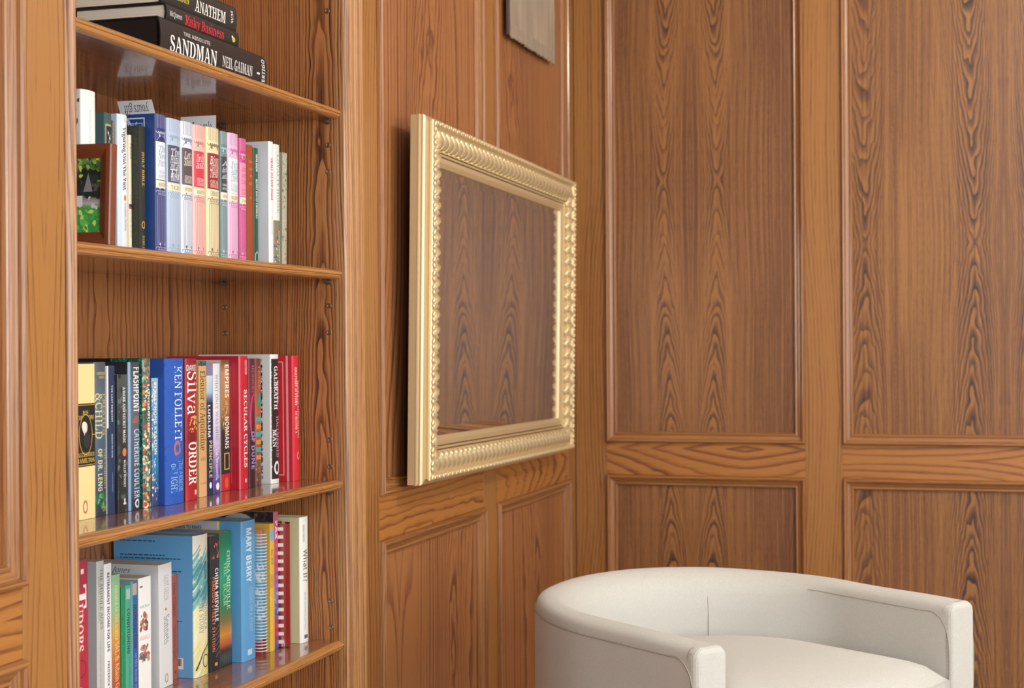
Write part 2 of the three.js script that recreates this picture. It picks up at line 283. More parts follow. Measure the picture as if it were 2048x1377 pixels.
// ---------------------------------------------------------------- bookcase
const CASE = { z0: 1.845, z1: 2.8256, back: -0.295 }, SHELF_Y = [0.28, 0.604, 0.928, 1.352, 1.676, 2.06];
const bookcase = thing('bookcase', 'golden oak bookcase with moulded shelves built into the panelled wall', 'bookcase', [0, 0, 0]);
const brass = new THREE.MeshStandardMaterial({ name: 'old_brass', color: new THREE.Color(0.30, 0.23, 0.13), metalness: 0.85, roughness: 0.35 });
const steel = new THREE.MeshStandardMaterial({ name: 'shelf_pin_steel', color: new THREE.Color(0.25, 0.23, 0.2), metalness: 0.9, roughness: 0.4 });
{
  const b = bookcase, sockets = new THREE.Group();
  board(b, 'side_panel', [-0.315, 0.0, CASE.z0 - 0.02], [-0.0202, ROOM.y - 0.002, CASE.z0], 'y', WOOD.caseSide, { off: [0.312, 0.0], ease: 0 });
  board(b, 'side_panel', [-0.315, 0.0, CASE.z1], [-0.0202, ROOM.y - 0.002, CASE.z1 + 0.02], 'y', WOOD.caseSide, { off: [0.312, 0.9], ease: 0 });
  board(b, 'back_panel', [-0.315, 0.0, CASE.z0], [CASE.back, ROOM.y - 0.002, CASE.z1], 'y', WOOD.caseBack, { off: [-CASE.z0, 0], ease: 0 });
  board(b, 'plinth', [-0.29, 0.0, CASE.z0 + 0.0005], [-0.03, 0.12, CASE.z1 - 0.0005], 'z', WOOD.rail);
  board(b, 'valance', [-0.02, 2.42, CASE.z0 + 0.0005], [0.0, ROOM.y - 0.002, CASE.z1 - 0.0005], 'z', WOOD.rail);
  // moulded jambs: [distance along, height]
  const jamb = (za, zb, pts) => {
    const s = new THREE.Shape(); s.moveTo(za, -0.02);
    for (const [f, v] of pts) s.lineTo(lerp(za, zb, f), v);
    s.lineTo(zb, -0.02); s.closePath();
    const g = new THREE.ExtrudeGeometry(s, { depth: ROOM.y - 0.004, bevelEnabled: false });
    // shape (z, x) extruded along y
    g.applyMatrix4(new THREE.Matrix4().set(0, 1, 0, 0, 0, 0, 1, 0.001, 1, 0, 0, 0, 0, 0, 0, 1));
    part(b, 'jamb', grainUV(g, 'y', WOOD.edge, 0.03, 0.2), WOOD.edge);
  };
  jamb(1.845, 1.7585, [[0, 0.0], [0.04, 0.004], [0.10, 0.0065], [0.17, 0.006], [0.22, 0.003], [0.25, 0.0015], [0.28, 0.004], [0.36, 0.0068], [0.46, 0.0068], [0.54, 0.004], [0.57, 0.0015], [0.60, 0.004], [0.68, 0.0068], [0.80, 0.0072], [0.90, 0.010], [0.96, 0.0095], [1, 0.005]]);
  jamb(2.8484, 2.8262, [[0, 0.001], [0.10, -0.001], [0.18, 0.002], [0.35, 0.0075], [0.6, 0.0095], [0.82, 0.0075], [0.95, 0.003], [1, -0.004]]);
  // shelves with a moulded nose
  for (const T of SHELF_Y) {
    const len = CASE.z1 - CASE.z0 - 0.0016, k = SHELF_Y.indexOf(T);
    const sweep = (pts) => { const s = new THREE.Shape(); pts.forEach(([x, y], i) => i ? s.lineTo(x, y) : s.moveTo(x, y)); s.closePath(); return new THREE.ExtrudeGeometry(s, { depth: len, bevelEnabled: false }).translate(0, T, CASE.z0 + 0.0008); };
    const plank = part(b, 'shelf', grainUV(sweep([[CASE.back + 0.0008, -0.02], [-0.0232, -0.02], [-0.0232, 0], [CASE.back + 0.0008, 0]]), 'z', WOOD.shelf, 0.1 + k * 0.137, -1.8 + k * 0.29), WOOD.shelf);
    part(plank, 'lip', grainUV(sweep([[-0.0230, -0.02], [-0.0185, -0.0198], [-0.0135, -0.0186], [-0.0098, -0.0162], [-0.0078, -0.0128], [-0.0088, -0.0108], [-0.0058, -0.0098], [-0.0050, -0.0076], [-0.0066, -0.0050], [-0.0105, -0.0026], [-0.0150, -0.0012], [-0.0162, -0.0002], [-0.0230, 0]]), 'z', WOOD.lip, 0.03 + k * 0.021, k * 0.33), WOOD.lip, 'moulded golden oak edge');
    for (const x of [-0.034, -0.2665]) for (const [z, d] of [[CASE.z0, 1], [CASE.z1, -1]]) {
      const pin = new THREE.CylinderGeometry(0.0035, 0.0035, 0.014, 10).rotateX(Math.PI / 2).translate(x, T - 0.0237, z + 0.0068 * d);
      part(b, 'shelf_pin', mergeGeometries([pin.toNonIndexed(), new THREE.CylinderGeometry(0.0055, 0.0055, 0.003, 12).rotateX(Math.PI / 2).translate(x, T - 0.0256, z + 0.0017 * d).toNonIndexed()]), steel);
    }
  }
  // lined peg holes
  const ringG = new THREE.TorusGeometry(0.0042, 0.0014, 6, 14), cupG = new THREE.LatheGeometry([[0.0042, 0.0009], [0.0030, 0.0004], [0.0, 0.0001]].map(([r, y]) => new THREE.Vector2(r, y)), 12).rotateX(Math.PI / 2);
  for (let k = -4; k <= 1; k++) for (let j = 0; j < 3; j++) for (const x of [-0.034, -0.2665]) {
    const y = 1.6575 + 0.3245 * k - 0.0537 * j;
    if (SHELF_Y.some((T) => y > T - 0.034 && y < T + 0.007)) continue;
    const m = part(b, 'pin_socket', ringG, brass); m.position.set(x, y, CASE.z0 + 0.0006);
    part(m, 'socket_cup', cupG, brass);
  }
}
// ---------------------------------------------------------------- printed matter: one sheet holds the spines and covers
class Sheet {
  constructor(size, name) {
    this.size = size; this.canvas = document.createElement('canvas'); this.canvas.width = this.canvas.height = size;
    this.ctx = this.canvas.getContext('2d'); this.ctx.fillStyle = '#777'; this.ctx.fillRect(0, 0, size, size);
    this.x = 2; this.y = 2; this.row = 0; this.name = name;
  }
  cell(w, h, draw) {
    w = Math.ceil(w); h = Math.ceil(h);
    if (this.x + w + 4 > this.size) { this.x = 2; this.y += this.row + 4; this.row = 0; }
    if (this.y + h + 2 > this.size) throw new Error(this.name + ' is full');
    const { ctx } = this, X = this.x, Y = this.y, S = this.size;
    ctx.save(); ctx.beginPath(); ctx.rect(X - 1, Y - 1, w + 2, h + 2); ctx.clip(); ctx.translate(X, Y); draw(ctx, w, h); ctx.restore();
    this.x += w + 4; this.row = Math.max(this.row, h);
    return [X / S, 1 - (Y + h) / S, (X + w) / S, 1 - Y / S];   // u0, v0, u1, v1
  }
  texture() { const t = new THREE.CanvasTexture(this.canvas); t.colorSpace = THREE.SRGBColorSpace; t.magFilter = THREE.LinearFilter; t.anisotropy = 8; return t; }
}
const spines = new Sheet(2048, 'spine sheet'), prints = new Sheet(2048, 'print sheet');
const DENSE = 2000;
const fill = (c, w, h, color) => { c.fillStyle = color; c.fillRect(-2, -2, w + 4, h + 4); };
const rect = (c, w, h, x0, y0, x1, y1, color) => { c.fillStyle = color; c.fillRect(x0 * w, y0 * h, (x1 - x0) * w, (y1 - y0) * h); };
const grad = (c, w, h, stops) => { const g = c.createLinearGradient(0, 0, 0, h); stops.forEach(([t, col]) => g.addColorStop(t, col)); c.fillStyle = g; c.fillRect(-2, -2, w + 4, h + 4); };
// lettering down the spine: centre cx, from y0 to y1, letter height as a share of the width
function down(c, w, h, text, cx, y0, y1, size, color, font = 'bold 40px sans-serif', slant = 0) {
  c.save(); c.translate(cx * w, y0 * h); c.rotate(Math.PI / 2); c.font = font; c.textBaseline = 'alphabetic';
  const m = c.measureText(text).width || 1, sy = size * w / 29; c.transform((y1 - y0) * h / m, 0, slant, sy, 0, size * w * 0.5); c.fillStyle = color; c.fillText(text, 0, 0); c.restore();
}
function flat(c, w, h, text, x0, x1, y, size, color, font = 'bold 40px serif', turn = 0, slant = 0) {
  c.save(); c.translate((x0 + x1) / 2 * w, y * h); c.rotate(turn); c.font = font; c.textBaseline = 'alphabetic';
  const m = c.measureText(text).width || 1, s = (x1 - x0) * w / m; c.transform(s, 0, slant, size / 29, 0, size / 2); c.fillStyle = color; c.fillText(text, -m / 2, 0); c.restore();
}
function dabs(c, w, h, seed, colors, n, size, box = [0, 0, 1, 1]) {
  const r = mulberry(seed);
  for (let k = 0; k < n; k++) { c.fillStyle = colors[Math.floor(r() * colors.length)]; c.beginPath(); c.ellipse((box[0] + r() * (box[2] - box[0])) * w, (box[1] + r() * (box[3] - box[1])) * h, size * (0.4 + r()), size * (0.3 + 0.8 * r()), r() * 3, 0, 7); c.fill(); }
}
const SERIF = 'bold 40px serif', SANS = 'bold 40px sans-serif', THIN = '40px sans-serif', BOOK = '40px serif';

// ---------------------------------------------------------------- books
const coverMat = new THREE.MeshPhysicalMaterial({ name: 'printed_jacket', roughness: 0.42, clearcoat: 0.25, clearcoatRoughness: 0.25 });
const clothMat = new THREE.MeshPhysicalMaterial({ name: 'printed_matt_cover', roughness: 0.75 });
const coverPrint = coverMat.clone(), clothPrint = clothMat.clone();
const pageTex = (() => {
  const W = 128, H = 8, d = new Uint8Array(W * H * 4), r = mulberry(5);
  for (let i = 0; i < W; i++) { const k = 200 + 45 * r(); for (let j = 0; j < H; j++) { const q = (j * W + i) * 4; d[q] = k; d[q + 1] = k * 0.965; d[q + 2] = k * 0.89; d[q + 3] = 255; } }
  const t = new THREE.DataTexture(d, W, H); t.colorSpace = THREE.SRGBColorSpace; t.magFilter = THREE.LinearFilter; t.wrapS = t.wrapT = THREE.RepeatWrapping; t.needsUpdate = true; return t;
})();
const pageMat = new THREE.MeshStandardMaterial({ name: 'page_edges', map: pageTex, roughness: 0.9 });
const blackPage = new THREE.MeshStandardMaterial({ name: 'black_slipcase_card', color: new THREE.Color(0.012, 0.012, 0.014), roughness: 0.4 });
const swatches = {};
function swatch(color) { return swatches[color] ??= spines.cell(8, 8, (c, w, h) => fill(c, w, h, color)).map((v, k, a) => (a[k % 2] + a[k % 2 + 2]) / 2); }

function bookGeometry(h, t, d, { hard, uvSpine, uvLeft, uvRight, art }) {
  const th = hard ? 0.0026 : 0.0005, b = hard ? Math.min(0.006, 0.16 * t) : 0.0012, N = 8;
  const outer = [[-d, t / 2, 0], [-b, t / 2, 0]];
  for (let k = 1; k < N; k++) { const a = Math.PI / 2 - Math.PI * k / N; outer.push([-b + b * Math.cos(a), t / 2 * Math.sin(a), 1]); }
  outer.push([-b, -t / 2, 2], [-d, -t / 2, 2]);
  const inner = outer.map(([x, z]) => [Math.min(x, -b) === x && x > -d ? x - th * 0.4 : x - (x > -b ? th : 0), Math.sign(z) * Math.max(0, Math.abs(z) - th)]);
  const pos = [], nor = [], uv = [], n = outer.length;
  const nrm = outer.map((p, k) => {
    if (k === 0 || (k === 1)) return [0, 1]; if (k >= n - 2) return [0, -1];
    const a = Math.PI / 2 - Math.PI * (k - 1) / N; const v = [Math.cos(a) / b, Math.sin(a) / (t / 2)], l = Math.hypot(...v); return [v[0] / l, v[1] / l];
  });
  const buckets = [[], []]; let bucket = 0;
  const quad = (P, Nn, UV) => { for (const i of [0, 1, 2, 0, 2, 3]) buckets[bucket].push([P[i], Nn[i], UV[i]]); };
  const U = (cell, s, v) => [lerp(cell[0], cell[2], s), lerp(cell[1], cell[3], v)];
  for (let k = 0; k < n - 1; k++) {
    const [x0, z0] = outer[k], [x1, z1] = outer[k + 1];
    let cell, s0, s1; bucket = art && k === 0 ? 1 : 0;
    if (k === 0) { cell = uvLeft; s0 = 0; s1 = 1; } else if (k === n - 2) { cell = uvRight; s0 = 1; s1 = 0; }
    else { cell = uvSpine; s0 = 0.5 - z0 / t; s1 = 0.5 - z1 / t; }
    const flatN = (k === 0 || k === n - 2), a = flatN ? nrm[k] : nrm[k], c = flatN ? nrm[k] : nrm[k + 1];
    quad([[x0, 0, z0], [x1, 0, z1], [x1, h, z1], [x0, h, z0]], [[a[0], 0, a[1]], [c[0], 0, c[1]], [c[0], 0, c[1]], [a[0], 0, a[1]]], [U(cell, s0, 0), U(cell, s1, 0), U(cell, s1, 1), U(cell, s0, 1)]);
    const [p0, q0] = inner[k], [p1, q1] = inner[k + 1], e0 = U(cell, clamp(s0, 0.03, 0.97), 0.985), e1 = U(cell, clamp(s1, 0.03, 0.97), 0.985);
    quad([[x0, h, z0], [x1, h, z1], [p1, h, q1], [p0, h, q0]], Array(4).fill([0, 1, 0]), [e0, e1, e1, e0]);
    quad([[p0, 0, q0], [p1, 0, q1], [x1, 0, z1], [x0, 0, z0]], Array(4).fill([0, -1, 0]), [e0, e1, e1, e0]);
    const l = Math.hypot(p1 - p0, q1 - q0) || 1, ni = [-(q0 - q1) / l * 1, 0, (p0 - p1) / l];
    quad([[p1, 0, q1], [p0, 0, q0], [p0, h, q0], [p1, h, q1]], Array(4).fill(ni), [e1, e0, e0, e1]);
  }
  for (const k of [0, n - 1]) { bucket = art && !k ? 1 : 0; const [x0, z0] = outer[k], [p0, q0] = inner[k], e = k ? U(uvRight, 0.5, 0.98) : U(uvLeft, 0.03, 0.98); quad([[x0, 0, z0], [x0, h, z0], [p0, h, q0], [p0, 0, q0]], Array(4).fill([-1, 0, 0]), [e, e, e, e]); }
  const g = new THREE.BufferGeometry();
  for (const list of buckets) for (const [P, Nn, UV] of list) { pos.push(...P); nor.push(...Nn); uv.push(...UV); }
  if (art) { g.addGroup(0, buckets[0].length, 0); g.addGroup(buckets[0].length, buckets[1].length, 1); }
  g.setAttribute('position', new THREE.Float32BufferAttribute(pos, 3)); g.setAttribute('normal', new THREE.Float32BufferAttribute(nor, 3)); g.setAttribute('uv', new THREE.Float32BufferAttribute(uv, 2));
  const over = hard ? 0.0032 : 0.0003, pt = t - 2 * th - 0.0004;
  const pages = new THREE.BoxGeometry(d - b - th - (hard ? 0.004 : 0.001), h - 2 * over, pt).translate(-(d + b + th) / 2 + (hard ? 0.002 : 0.0005), h / 2, 0);
  const pu = pages.attributes.uv, pp = pages.attributes.position;
  for (let i = 0; i < pu.count; i++) pu.setXY(i, (pp.getZ(i) + t) / 0.02, pp.getY(i));
  return [g, pages];
}
const edgeOf = (c, d = 0.16) => { const x = swatch(c); return [x[0], x[1], x[2], x[3]]; };
function makeBook(o) {
  const hard = !o.soft, root = thing(o.name ?? (hard ? 'hardcover_book' : 'paperback_book'), o.label, 'book', [0, 0, 0], o.group);
  const uvSpine = spines.cell(o.t * DENSE, o.h * DENSE, o.spine);
  const left = o.cover ? prints.cell(o.d * (o.res ?? 1000), o.h * (o.res ?? 1000), o.cover) : edgeOf(o.c);
  const [cover, pages] = bookGeometry(o.h, o.t, o.d, { hard, uvSpine, uvLeft: left, uvRight: edgeOf(o.c), art: !!o.cover });
  const own = o.matt ? clothMat : coverMat;
  part(root, 'cover', cover, o.cover ? [own, o.matt ? clothPrint : coverPrint] : own);
  part(root, 'page_block', pages, o.blackPages ? blackPage : pageMat);
  return root;
}
// a row of upright books read off the photograph: xs = how far out the spine stands, xl..xr and yt = its edges and top in the photograph
function shelve(T, ym, group, list) {
  let prev = null;
  for (const o of list) {
    let xs = o.xs, zl, zr;
    for (let k = 0; k < 40; k++) {
      zl = onX(xs, o.xl, ym).z; zr = onX(xs, o.xr, ym).z;
      if (prev === null || zl <= prev - 0.0006) break;
      xs -= (zl - prev + 0.001) / 2.1;
    }
    let t = zl - zr;
    if (prev !== null && prev - zl < 0.006 && !o.loose) t += Math.max(0, prev - zl - 0.0009);
    const h = onX(xs, (o.xl + o.xr) / 2, o.yt).y - T;
    const book = makeBook({ ...o, t, h, d: o.d ?? 0.155, group });
    book.position.set(xs, T + 0.0004, zr + t / 2);
    if (o.tilt) book.rotation.x = o.tilt * Math.PI / 180;
    prev = zr;
  }
}
const plain = (color, ...marks) => (c, w, h) => { fill(c, w, h, color); for (const m of marks) m(c, w, h); };
const D = (...a) => (c, w, h) => down(c, w, h, ...a);
const F = (text, x0, x1, y, size, ...r) => (c, w, h) => flat(c, w, h, text, x0, x1, y, size * w, ...r);
const R = (...a) => (c, w, h) => rect(c, w, h, ...a);
const O = (x, y, rx, ry, color, line) => (c, w, h) => { c.beginPath(); c.ellipse(x * w, y * h, rx * w, ry * w, 0, 0, 7); if (line) { c.strokeStyle = color; c.lineWidth = line * w; c.stroke(); } else { c.fillStyle = color; c.fill(); } };
const L = (x0, y0, x1, y1, color, lw) => (c, w, h) => { c.strokeStyle = color; c.lineWidth = lw * w; c.beginPath(); c.moveTo(x0 * w, y0 * h); c.lineTo(x1 * w, y1 * h); c.stroke(); };
const G = (...stops) => (c, w, h) => grad(c, w, h, stops);
const DAB = (...a) => (c, w, h) => dabs(c, w, h, ...a);
const all = (...fs) => (c, w, h) => fs.forEach((f) => f(c, w, h));

// the boxed classics set: pinstripes, tassels, a coloured title label
function classic(base, line, label, ink, title, author, place) {
  return (c, w, h) => {
    fill(c, w, h, base); c.strokeStyle = line; c.lineWidth = Math.max(1, w * 0.018);
    for (let k = 0; k < 8; k++) { const x = (0.14 + 0.72 * k / 7) * w; for (const [a, b] of [[0, 0.10], [0.58, 0.93]]) { c.beginPath(); c.moveTo(x, a * h); c.lineTo(x, b * h); c.stroke(); } }
    for (const [y, s] of [[0.12, 1], [0.555, -1], [0.955, -1]]) {
      c.lineWidth = Math.max(1, w * 0.024);
      for (let k = 0; k < 6; k++) { c.beginPath(); c.arc((0.15 + 0.14 * k) * w, y * h, 0.085 * w, s > 0 ? 0 : Math.PI, s > 0 ? Math.PI : 2 * Math.PI); c.stroke(); c.beginPath(); c.arc((0.22 + 0.14 * k) * w, (y + 0.012) * h, 0.05 * w, 0, 7); c.stroke(); }
      for (const x of [0.3, 0.74]) { c.fillStyle = line; c.beginPath(); c.ellipse(x * w, (y + 0.033 * s) * h, 0.05 * w, 0.011 * h, 0, 0, 7); c.fill(); c.fillRect((x - 0.01) * w, (y + 0.01 * s) * h, 0.02 * w, 0.02 * s * h); }
    }
    c.lineWidth = Math.max(1, w * 0.02); c.beginPath(); c.arc(0.5 * w, 0.215 * h, 0.42 * w, Math.PI * 1.15, Math.PI * 1.85); c.stroke();
    rect(c, w, h, 0.05, 0.195, 0.97, 0.465, label); rect(c, w, h, 0.05, 0.47, 0.97, 0.525, '#efe6c8');
    title.forEach((t, k) => flat(c, w, h, t, 0.14, 0.9, 0.245 + 0.05 * k, 0.30 * w, ink, BOOK, -0.06, -0.25));
    author.forEach((t, k) => flat(c, w, h, t, 0.2, 0.84, 0.41 + 0.03 * k, 0.14 * w, ink, BOOK));
    flat(c, w, h, place, 0.2, 0.85, 0.499, 0.16 * w, '#8a8260', SERIF);
  };
}
// ---------------------------------------------------------------- what stands on the shelves
const rowTall = 'books standing on the shelf below the lying stack';
shelve(SHELF_Y[3], 330, rowTall, [
  { xs: -0.112, xl: 166, xr: 196, yt: 182, d: 0.14, c: '#e9ecea', matt: true, label: 'white hardcover with faint grey lettering standing behind the brown photo frame',
    spine: plain('#eef0ee', D('handwritten letters', 0.5, 0.12, 0.36, 0.14, '#b9bdbb', BOOK), D('collected', 0.5, 0.42, 0.6, 0.14, '#c4c8c6', BOOK), O(0.7, 0.86, 0.08, 0.08, '#c4c8c6', 0.03)),
    cover: all((c, w, h) => fill(c, w, h, '#e8ebea'), DAB(11, ['#2c3a45', '#46525a'], 26, 5, [0.72, 0.06, 1.0, 0.24]), DAB(12, ['#27333d'], 10, 3.5, [0.75, 0.3, 1, 0.62]), L(0.86, 0.2, 0.97, 0.5, '#6b7880', 0.012)) },
  { xs: -0.118, xl: 211, xr: 226, yt: 227, d: 0.14, c: '#3f5c5e', matt: true, label: 'dark teal clothbound book with a gold-bordered dark spine label',
    spine: plain('#3d5457', R(0.12, 0.08, 0.95, 0.52, '#b79f63'), R(0.2, 0.095, 0.88, 0.505, '#142028'), DAB(21, ['#cfd8dc', '#8fa5b0', '#dfe6e8'], 60, 3.5, [0.3, 0.12, 0.8, 0.49])) },
  { xs: -0.122, xl: 226.5, xr: 231, yt: 242, d: 0.12, soft: true, c: '#6d6a5c', label: 'thin olive brown booklet squeezed beside the white spine with black script', spine: plain('#77705e', DAB(22, ['#5d594b', '#8d8671'], 40, 3)) },
  { xs: -0.106, xl: 238, xr: 258, yt: 230, d: 0.15, c: '#b9cfe6', label: 'white and pale blue jacketed book with bold black slanted lettering',
    spine: plain('#eef0f2', R(0, 0, 0.3, 1, '#cfe0f0'), D('Figuring Out The Past', 0.58, 0.10, 0.55, 0.34, '#1d2026', SERIF, 0.25), D('A DANIEL HOYER', 0.62, 0.64, 0.84, 0.2, '#39424d', BOOK, 0.2), O(0.6, 0.6, 0.12, 0.16, '#c98a3c'), R(0.3, 0.965, 0.85, 0.995, '#cf4334'), DAB(31, ['#e2593d', '#d9a59d'], 6, 3, [0.5, 0.02, 0.95, 0.05])) },
  { xs: -0.106, xl: 258.5, xr: 264, yt: 271, d: 0.13, soft: true, c: '#e9dfc6', label: 'thin cream paperback between the white jacket and the black bible',
    spine: plain('#ece2c9', D('FALLING', 0.55, 0.07, 0.2, 0.42, '#40382c', SERIF), D('HISTORY OF THE WORLD', 0.55, 0.5, 0.86, 0.3, '#5a4f3c', BOOK), R(0, 0.6, 1, 0.62, '#c2413a'), R(0, 0.58, 1, 0.6, '#26355e')) },
  { xs: -0.0915, xl: 280, xr: 293, yt: 253, d: 0.15, c: '#2b2f28', matt: true, label: 'black grained leather bible with small gold capitals down the spine',
    spine: plain('#26271f', D('HOLY BIBLE', 0.5, 0.20, 0.47, 0.36, '#cfae54', SERIF), O(0.5, 0.77, 0.2, 0.25, '#b99643', 0.12), D('BIBLE', 0.5, 0.85, 0.96, 0.3, '#b99643', SERIF)),
    cover: (c, w, h) => { fill(c, w, h, '#33372e'); const r = mulberry(41); for (let k = 0; k < 900; k++) { c.strokeStyle = r() < 0.5 ? '#23261f' : '#4c5244'; c.lineWidth = 1; const x = r() * w, y = r() * h; c.beginPath(); c.moveTo(x, y); c.lineTo(x + 6 * r(), y + 4 * r() - 2); c.stroke(); } } },
  { xs: -0.076, xl: 314, xr: 335, yt: 230, c: '#1f4588', label: 'royal blue volume with white scrollwork on its cover, from the classics set', res: 1500,
    spine: classic('#26306e', '#cdd2ee', '#e4eaf4', '#8094ad', ['The', 'New', 'Paris'], ['OSCAR', 'MARTIN'], 'MAESTRO'),
    cover: (c, w, h) => {
      fill(c, w, h, '#1f4588'); c.strokeStyle = '#d7dfef'; c.lineWidth = 3.4; c.strokeRect(0.04 * w, 0.03 * h, 0.84 * w, 0.94 * h); c.lineWidth = 2; c.strokeRect(0.065 * w, 0.066 * h, 0.79 * w, 0.868 * h);
      const r = mulberry(51); c.lineWidth = 2.6; for (let k = 0; k < 60; k++) { const s = k % 2, x = s ? (0.10 + 0.72 * r()) * w : (0.78 + 0.05 * r()) * w, y = s ? (0.06 + 0.035 * r()) * h : (0.1 + 0.8 * k / 34) * h; c.beginPath(); c.arc(x, y, 4 + 7 * r(), r() * 6, r() * 6 + 4); c.stroke(); }
    } },
  { xs: -0.075, xl: 338, xr: 364, yt: 239, c: '#a7bad6', label: 'powder blue volume with a slate title label, from the classics set', spine: classic('#b4c6de', '#8ba3c6', '#4b5064', '#e6e8f0', ['The', 'Human', 'and Game', 'Fly'], ['OSCAR', 'BRAITHE'], 'TALES') },
  { xs: -0.075, xl: 366, xr: 389, yt: 245, c: '#c3d3e8', label: 'white striped volume with a dark taupe title label, from the classics set', spine: classic('#dbe3f0', '#4a5876', '#5a5054', '#e8e2de', ['Let a', 'Shelter'], ['JEREMY', 'BELMONT'], 'HOTSPUR') },
  { xs: -0.075, xl: 390, xr: 413, yt: 252, c: '#e9b9b4', label: 'salmon pink volume with a bright red title label, from the classics set', spine: classic('#ecbcb6', '#b1696b', '#cf3f55', '#f3d9d6', ['The Only', 'ask!'], ['HENRY', 'ADAMS'], 'MARTIN') },
  { xs: -0.075, xl: 418, xr: 442, yt: 257, c: '#efd9ae', label: 'cream volume with a dark red title label, from the classics set', spine: classic('#efdcb2', '#6a5a48', '#8e2733', '#f3e3d4', ['Bion', 'Tayrose', 'Tuesday'], ['OSCAR', 'BRAHM'], 'EMBRASSE') },
  { xs: -0.079, xl: 443, xr: 457, yt: 264, c: '#5d7b83', label: 'slate teal volume with a charcoal title label, from the classics set', spine: classic('#63838a', '#d3e2e4', '#3d474f', '#dfe4e6', ['A', 'Big Blue', 'and Co'], ['SARAH', 'MITCHEL'], 'HISTORY') },
  { xs: -0.077, xl: 460, xr: 480, yt: 268, c: '#e3b4d4', label: 'lilac pink volume with a pale blue title label, from the classics set', spine: classic('#e7bcdb', '#a95f94', '#dfeaf0', '#86a6b4', ['Ivy', 'Ashley', 'Queens'], ['LYDIA', 'MOORE'], 'MAIRIN') },
  { xs: -0.080, xl: 481, xr: 495, yt: 278, c: '#bb3c7d', label: 'magenta volume with a pink title label, from the classics set', spine: classic('#bd4384', '#f0cfe0', '#eb94b4', '#b0406f', ['Ann', 'Avery', 'Lane'], ['JANE', 'CASSEL'], 'LETTERS') },
  { xs: -0.095, xl: 495.5, xr: 508, yt: 291, d: 0.13, c: '#9a4a22', matt: true, label: 'rust brown cloth book with worn gilt capitals beside the magenta volume', spine: plain('#97481f', F('THE', 0.2, 0.8, 0.14, 0.16, '#c28a46'), F('LIFE', 0.2, 0.85, 0.2, 0.2, '#c28a46'), F('AND', 0.3, 0.8, 0.26, 0.16, '#c28a46'), F('ART', 0.2, 0.8, 0.32, 0.2, '#c28a46'), F('E', 0.35, 0.65, 0.44, 0.2, '#c28a46')) },
  { xs: -0.095, xl: 508.5, xr: 518, yt: 297, d: 0.14, c: '#1d4a3c', label: 'slim bottle green hardcover with white lettering and an oval emblem', spine: plain('#1c4a3b', D('WALDEN', 0.55, 0.05, 0.20, 0.4, '#e7ede4', SANS), D('HENRY DAVID THOREAU', 0.55, 0.26, 0.60, 0.42, '#dfe8dc', SERIF), O(0.5, 0.93, 0.3, 0.5, '#cfe0d4', 0.08)) },
  { xs: -0.076, xl: 539, xr: 548, yt: 284, d: 0.15, c: '#d9e0e8', label: 'white jacketed book with small red lettering near the end of the shelf', spine: plain('#eef0f2', D('SMALL ISLAND found', 0.55, 0.13, 0.47, 0.5, '#b32b4c', SERIF), D('a novel', 0.5, 0.6, 0.75, 0.2, '#9aa2aa', BOOK)) },
  { xs: -0.081, xl: 549, xr: 562, yt: 290, d: 0.15, c: '#cdd6cf', tilt: 0.2, label: 'pale grey green book with thin capitals and a painted scene low on the spine',
    spine: plain('#dfe6df', D('LOYALTY HOUSE', 0.55, 0.08, 0.56, 0.34, '#8b948d', BOOK), R(0.0, 0.62, 1, 1, '#7d7f6c'), DAB(61, ['#b7552e', '#5a6a54', '#d3c7a4', '#40525a', '#8d6c46'], 70, 5, [0, 0.66, 1, 1]), D('KAREN ABBOTT', 0.7, 0.7, 0.95, 0.2, '#f2efe6', SERIF)) },
  { xs: -0.094, xl: 564, xr: 573, yt: 306, d: 0.15, soft: true, tilt: -1.2, loose: true, c: '#a9a692', label: 'thin grey paperback leaning at the very end of the row', spine: plain('#b4b29d', DAB(62, ['#8d8b78', '#cfccb6', '#6a6a5c'], 70, 5)) },
]);

